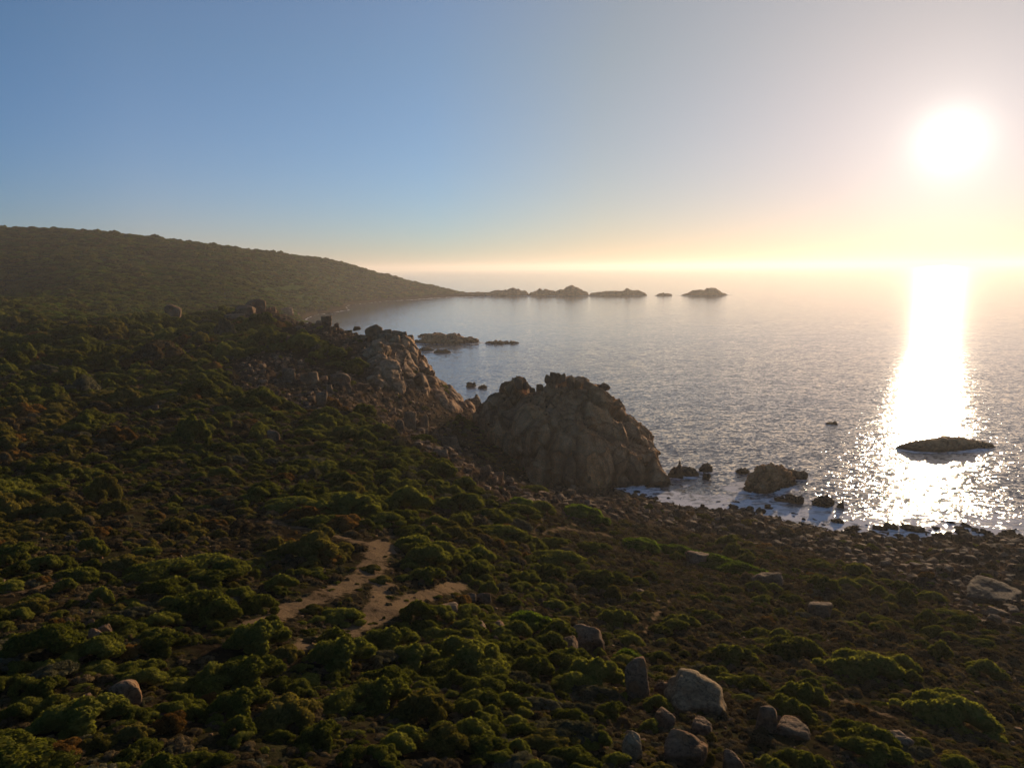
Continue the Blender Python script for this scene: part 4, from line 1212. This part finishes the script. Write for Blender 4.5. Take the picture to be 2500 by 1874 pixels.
POLY_DRY = [(1250,1200),(1650,1290),(2050,1380),(2430,1540),(2580,1560),(2580,1950),(1560,1950),(1480,1800),(1420,1600),(1380,1450),(1290,1300)]
POLY_GULLY = [(1040,1000),(1180,1010),(1420,1190),(1300,1215),(1110,1110)]
cand = []
for r0, r1, sp in ((12, 40, .95), (40, 75, 1.25), (75, 130, 1.7), (130, 230, 2.3), (230, 430, 3.2), (430, 800, 5.5), (800, 1800, 8.0)):
    x, y = scatter(r0, r1, sp)
    px, py, z = zone_mask(x, y)
    mr = sample(M_ROCK, x, y); ms = sample(M_SAND, x, y)
    dry = inpoly(px, py, POLY_DRY); gul = inpoly(px, py, POLY_GULLY) & (np.hypot(x, y) > 165)
    patch = fbm(np.stack([x / (sp * 7), y / (sp * 7), 0 * x], 1), 3, 77)
    dens = np.where(dry, .85 + patch * .4,   .74 + patch * .95)
    dens = np.where(mr > .3, .10, dens) * np.clip(1 - np.maximum(ms, sample(M_SANDB, x, y)) * 2.6, .26, 1)
    if r0 >= 430: dens = np.maximum(dens, .97)
    if 130 <= r0 < 430: dens = np.where(mr > .12, np.minimum(dens, .22), dens)
    k = (RNG.random(len(x)) < dens) & (z > (2.0 if r0 < 430 else 5)) & (z < 134)
    # keep clear of the placed things
    for arr, sc_ in ((PLACED, .85), (RK, .72)):
        if r0 < 430:
            for i0 in range(0, len(arr), 64):
                aa = arr[i0:i0 + 64]
                k &= (np.hypot(x[:, None] - aa[None, :, 0], y[:, None] - aa[None, :, 1]) > aa[None, :, 2] * sc_ + .15).all(1)
    W = sp * np.clip(np.exp(RNG.normal(.08 if r0 < 60 else (.08 if r0 < 430 else .40), .36, len(x))), .55, 2.3) * (1 + .5 * np.clip(patch, -.6, .8))
    W = np.where(dry, W * .6, W); W = np.where(gul, W * .6, W); W = np.where(sample(M_SANDB, x, y) > .3, W * .38, W); W = np.where(mr > .3, W * .6, W)
    rr_ = RNG.random(len(x))
    tone = fbm(np.stack([x / 16, y / 16, 0 * x + 5], 1), 2, 99)
    sd = np.where(rr_ < .50, RNG.choice([0, 1, 2, 3, 11], len(x)), np.where(rr_ < .78, RNG.choice([4, 5], len(x)), np.where(rr_ < .84 + .25 * np.clip(tone, 0, 1), 6, np.where(rr_ < .96, 7, 9))))
    sd = np.where(dry, np.where(rr_ < .52, RNG.choice([9, 10], len(x)), np.where(rr_ < .75, RNG.choice([4, 5], len(x)), np.where(rr_ < .85, 7, np.where(rr_ < .88, 6, RNG.choice([0, 1, 2], len(x)))))), sd)
    W = np.where(dry & (rr_ > .88), W * 1.9, W)
    # species grow in patches
    t2 = fbm(np.stack([x / 22, y / 22, 0 * x + 9], 1), 2, 131)
    gr = ~dry & (r0 < 430)
    sd = np.where(gr, np.where(t2 > .22, np.where(rr_ < .7, RNG.choice([4, 5], len(x)), np.where(rr_ < .85, 6, 9)), np.where(t2 < -.42, np.where(rr_ < .35, 7, RNG.choice([2, 11], len(x))), np.where(rr_ < .93, RNG.choice([0, 1, 2, 3, 11], len(x)), RNG.choice([4, 6, 7], len(x))))), sd)
    big = RNG.random(len(x)) < .22
    W = np.where(big & ~dry, W * 1.35, W * .88)
    if r0 >= 430: W = np.minimum(W, sp * 1.6)
    if r0 >= 430: sd = np.where(rr_ < .55, RNG.choice([0, 1, 3], len(x)), np.where(rr_ < .92, 8, 4))
    cand.append(np.stack([x, y, z, W, px, py, sd], 1)[k])
cand = np.vstack(cand)
print("bushes", len(cand))
dist = np.hypot(cand[:, 0], cand[:, 1])
inview = (cand[:, 4] > -10) & (cand[:, 4] < 2510) & (cand[:, 5] < 1900)
show = np.where(inview, cand[:, 3] / dist, 0)
order = np.argsort(-show)
NB = 300 - len(HAND)
EL = lambda n: RNG.uniform(.75, 1.0, n)
for i in order[:NB]:
    x, y, z, W, px, py, sd = cand[i]
    sd = int(sd)
    o = add_bush(x, y, W * RNG.uniform(1.0, 1.45), W * RNG.uniform(.8, 1.05), W * RNG.uniform(.85, 1.2), -math.atan2(x, y) + RNG.uniform(-.7, .7), sd, z)
    bush_items.append((o, px, py, "broad " if W > 2.0 else ("small " if W < 1.0 else ""), BUSH[sd][1]))
auto_labels([(o, px, py, sz_ + KIND_WORD[kd] + " bush") for o, px, py, sz_, kd in bush_items])
# every kind of bush once as the source of the countless others
src = {}
for o, px, py, sz_, kd in bush_items:
    src.setdefault(o.data.name, o)
by_sd = []
for kd, sd_, nl, fl in specs:
    nm = BUSH[sd_][0].name
    if nm not in src:
        i = order[NB]; order = np.delete(order, NB)
        x, y, z, W, px, py, _ = cand[i]
        oo = add_bush(x, y, W, W, W, 0, sd_, z); src[nm] = oo
        auto_labels([(oo, px, py, KIND_WORD[kd] + " bush")])
    by_sd.append(src[nm])
sdl = [s[1] for s in specs]
rest = cand[order[NB:]]
nr = len(rest); W = rest[:, 3]
sc3 = np.stack([W * RNG.uniform(.95, 1.5, nr), W * RNG.uniform(.8, 1.05, nr), W * np.exp(RNG.normal(-.05, .28, nr)) * np.where(np.hypot(rest[:, 0], rest[:, 1]) > 430, .62, 1)], 1)
rt3 = np.stack([0 * W, 0 * W, -np.arctan2(rest[:, 0], rest[:, 1]) + RNG.uniform(-.8, .8, nr)], 1)
idx = np.array([sdl.index(int(s)) for s in rest[:, 6]])
pp = rest[:, :3].copy(); pp[:, 2] -= .04 * W
instancer("heath_shrubbery", pp, sc3, rt3, idx, by_sd, "")

# low undergrowth filling the gaps of the near slope
g = []
for r0, r1, sp in ((12, 60, .5), (60, 130, .85), (130, 230, 1.5)):
    x, y = scatter(r0, r1, sp)
    px, py, z = zone_mask(x, y)
    mr = sample(M_ROCK, x, y); ms = sample(M_SAND, x, y)
    pt = fbm(np.stack([x / 3, y / 3, 0 * x], 1), 2, 201)
    k = (RNG.random(len(x)) < np.where(mr > .3, .18, .62 + pt * .6) * np.clip(1 - ms * 1.6, .06, 1)) & (z > 2.2)
    W = sp * np.exp(RNG.normal(.12, .35, len(x)))
    rr_ = RNG.random(len(x))
    sd = np.where(rr_ < .55, 9, np.where(rr_ < .8, 10, np.where(rr_ < .93, 4, 7)))
    g.append(np.stack([x, y, z, W, sd], 1)[k])
g = np.vstack(g); ng_ = len(g); print("undergrowth", ng_)
W = g[:, 3]
pp = g[:, :3].copy(); pp[:, 2] -= .1 * W
instancer("undergrowth", pp, np.stack([W, W * .9, W * RNG.uniform(.45, 1.0, ng_)], 1), np.stack([0 * W, 0 * W, RNG.uniform(0, 6.28, ng_)], 1),
          np.array([sdl.index(int(q)) for q in g[:, 4]]), by_sd, "")
# ------------------------------------------------------------------ sea surface (after the rocks, whose surf it carries)
fm = smooth(-4.6, -.4, dep) * (SD.ravel() < 1700)
for (rx, ry, rr) in ROCK_SPOTS:
    dd = np.hypot(SX.ravel() - rx, SY.ravel() - ry)
    fm = np.maximum(fm, smooth(rr * 1.7 + 2.0, rr * .9, dd) * .95)
o = new_mesh("sea", np.stack([SX.ravel(), SY.ravel(), 0 * SX.ravel()], 1), grid_faces(len(sa), len(slg))[:, ::-1], mw)
attr(o, "foam", fm)
attr(o, "chop", 1.9 - 1.0 * smooth(190, 360, SD.ravel()) - .58 * smooth(340, 700, SD.ravel()))
tag(o, kind="structure")

# ------------------------------------------------------------------ sea haze
HZ = 33000.0
hv = [(x, y, z) for z in (-11.0, 140.0) for x, y in ((-HZ, -HZ), (HZ, -HZ), (HZ, HZ), (-HZ, HZ))]
hf = [(0, 3, 2, 1), (4, 5, 6, 7), (0, 1, 5, 4), (1, 2, 6, 5), (2, 3, 7, 6), (3, 0, 4, 7)]
mh = bpy.data.materials.new("haze"); mh.use_nodes = True
t = mh.node_tree; t.nodes.remove(t.nodes["Principled BSDF"])
pv = t.nodes.new("ShaderNodeVolumePrincipled")
pv.inputs["Color"].default_value = (.96, .91, .87, 1)
pv.inputs["Density"].default_value = 0.00011
pv.inputs["Anisotropy"].default_value = .42
t.links.new(pv.outputs[0], t.nodes["Material Output"].inputs["Volume"])
o = new_mesh("haze", hv, hf, mh, smooth=False)
tag(o, kind="stuff")
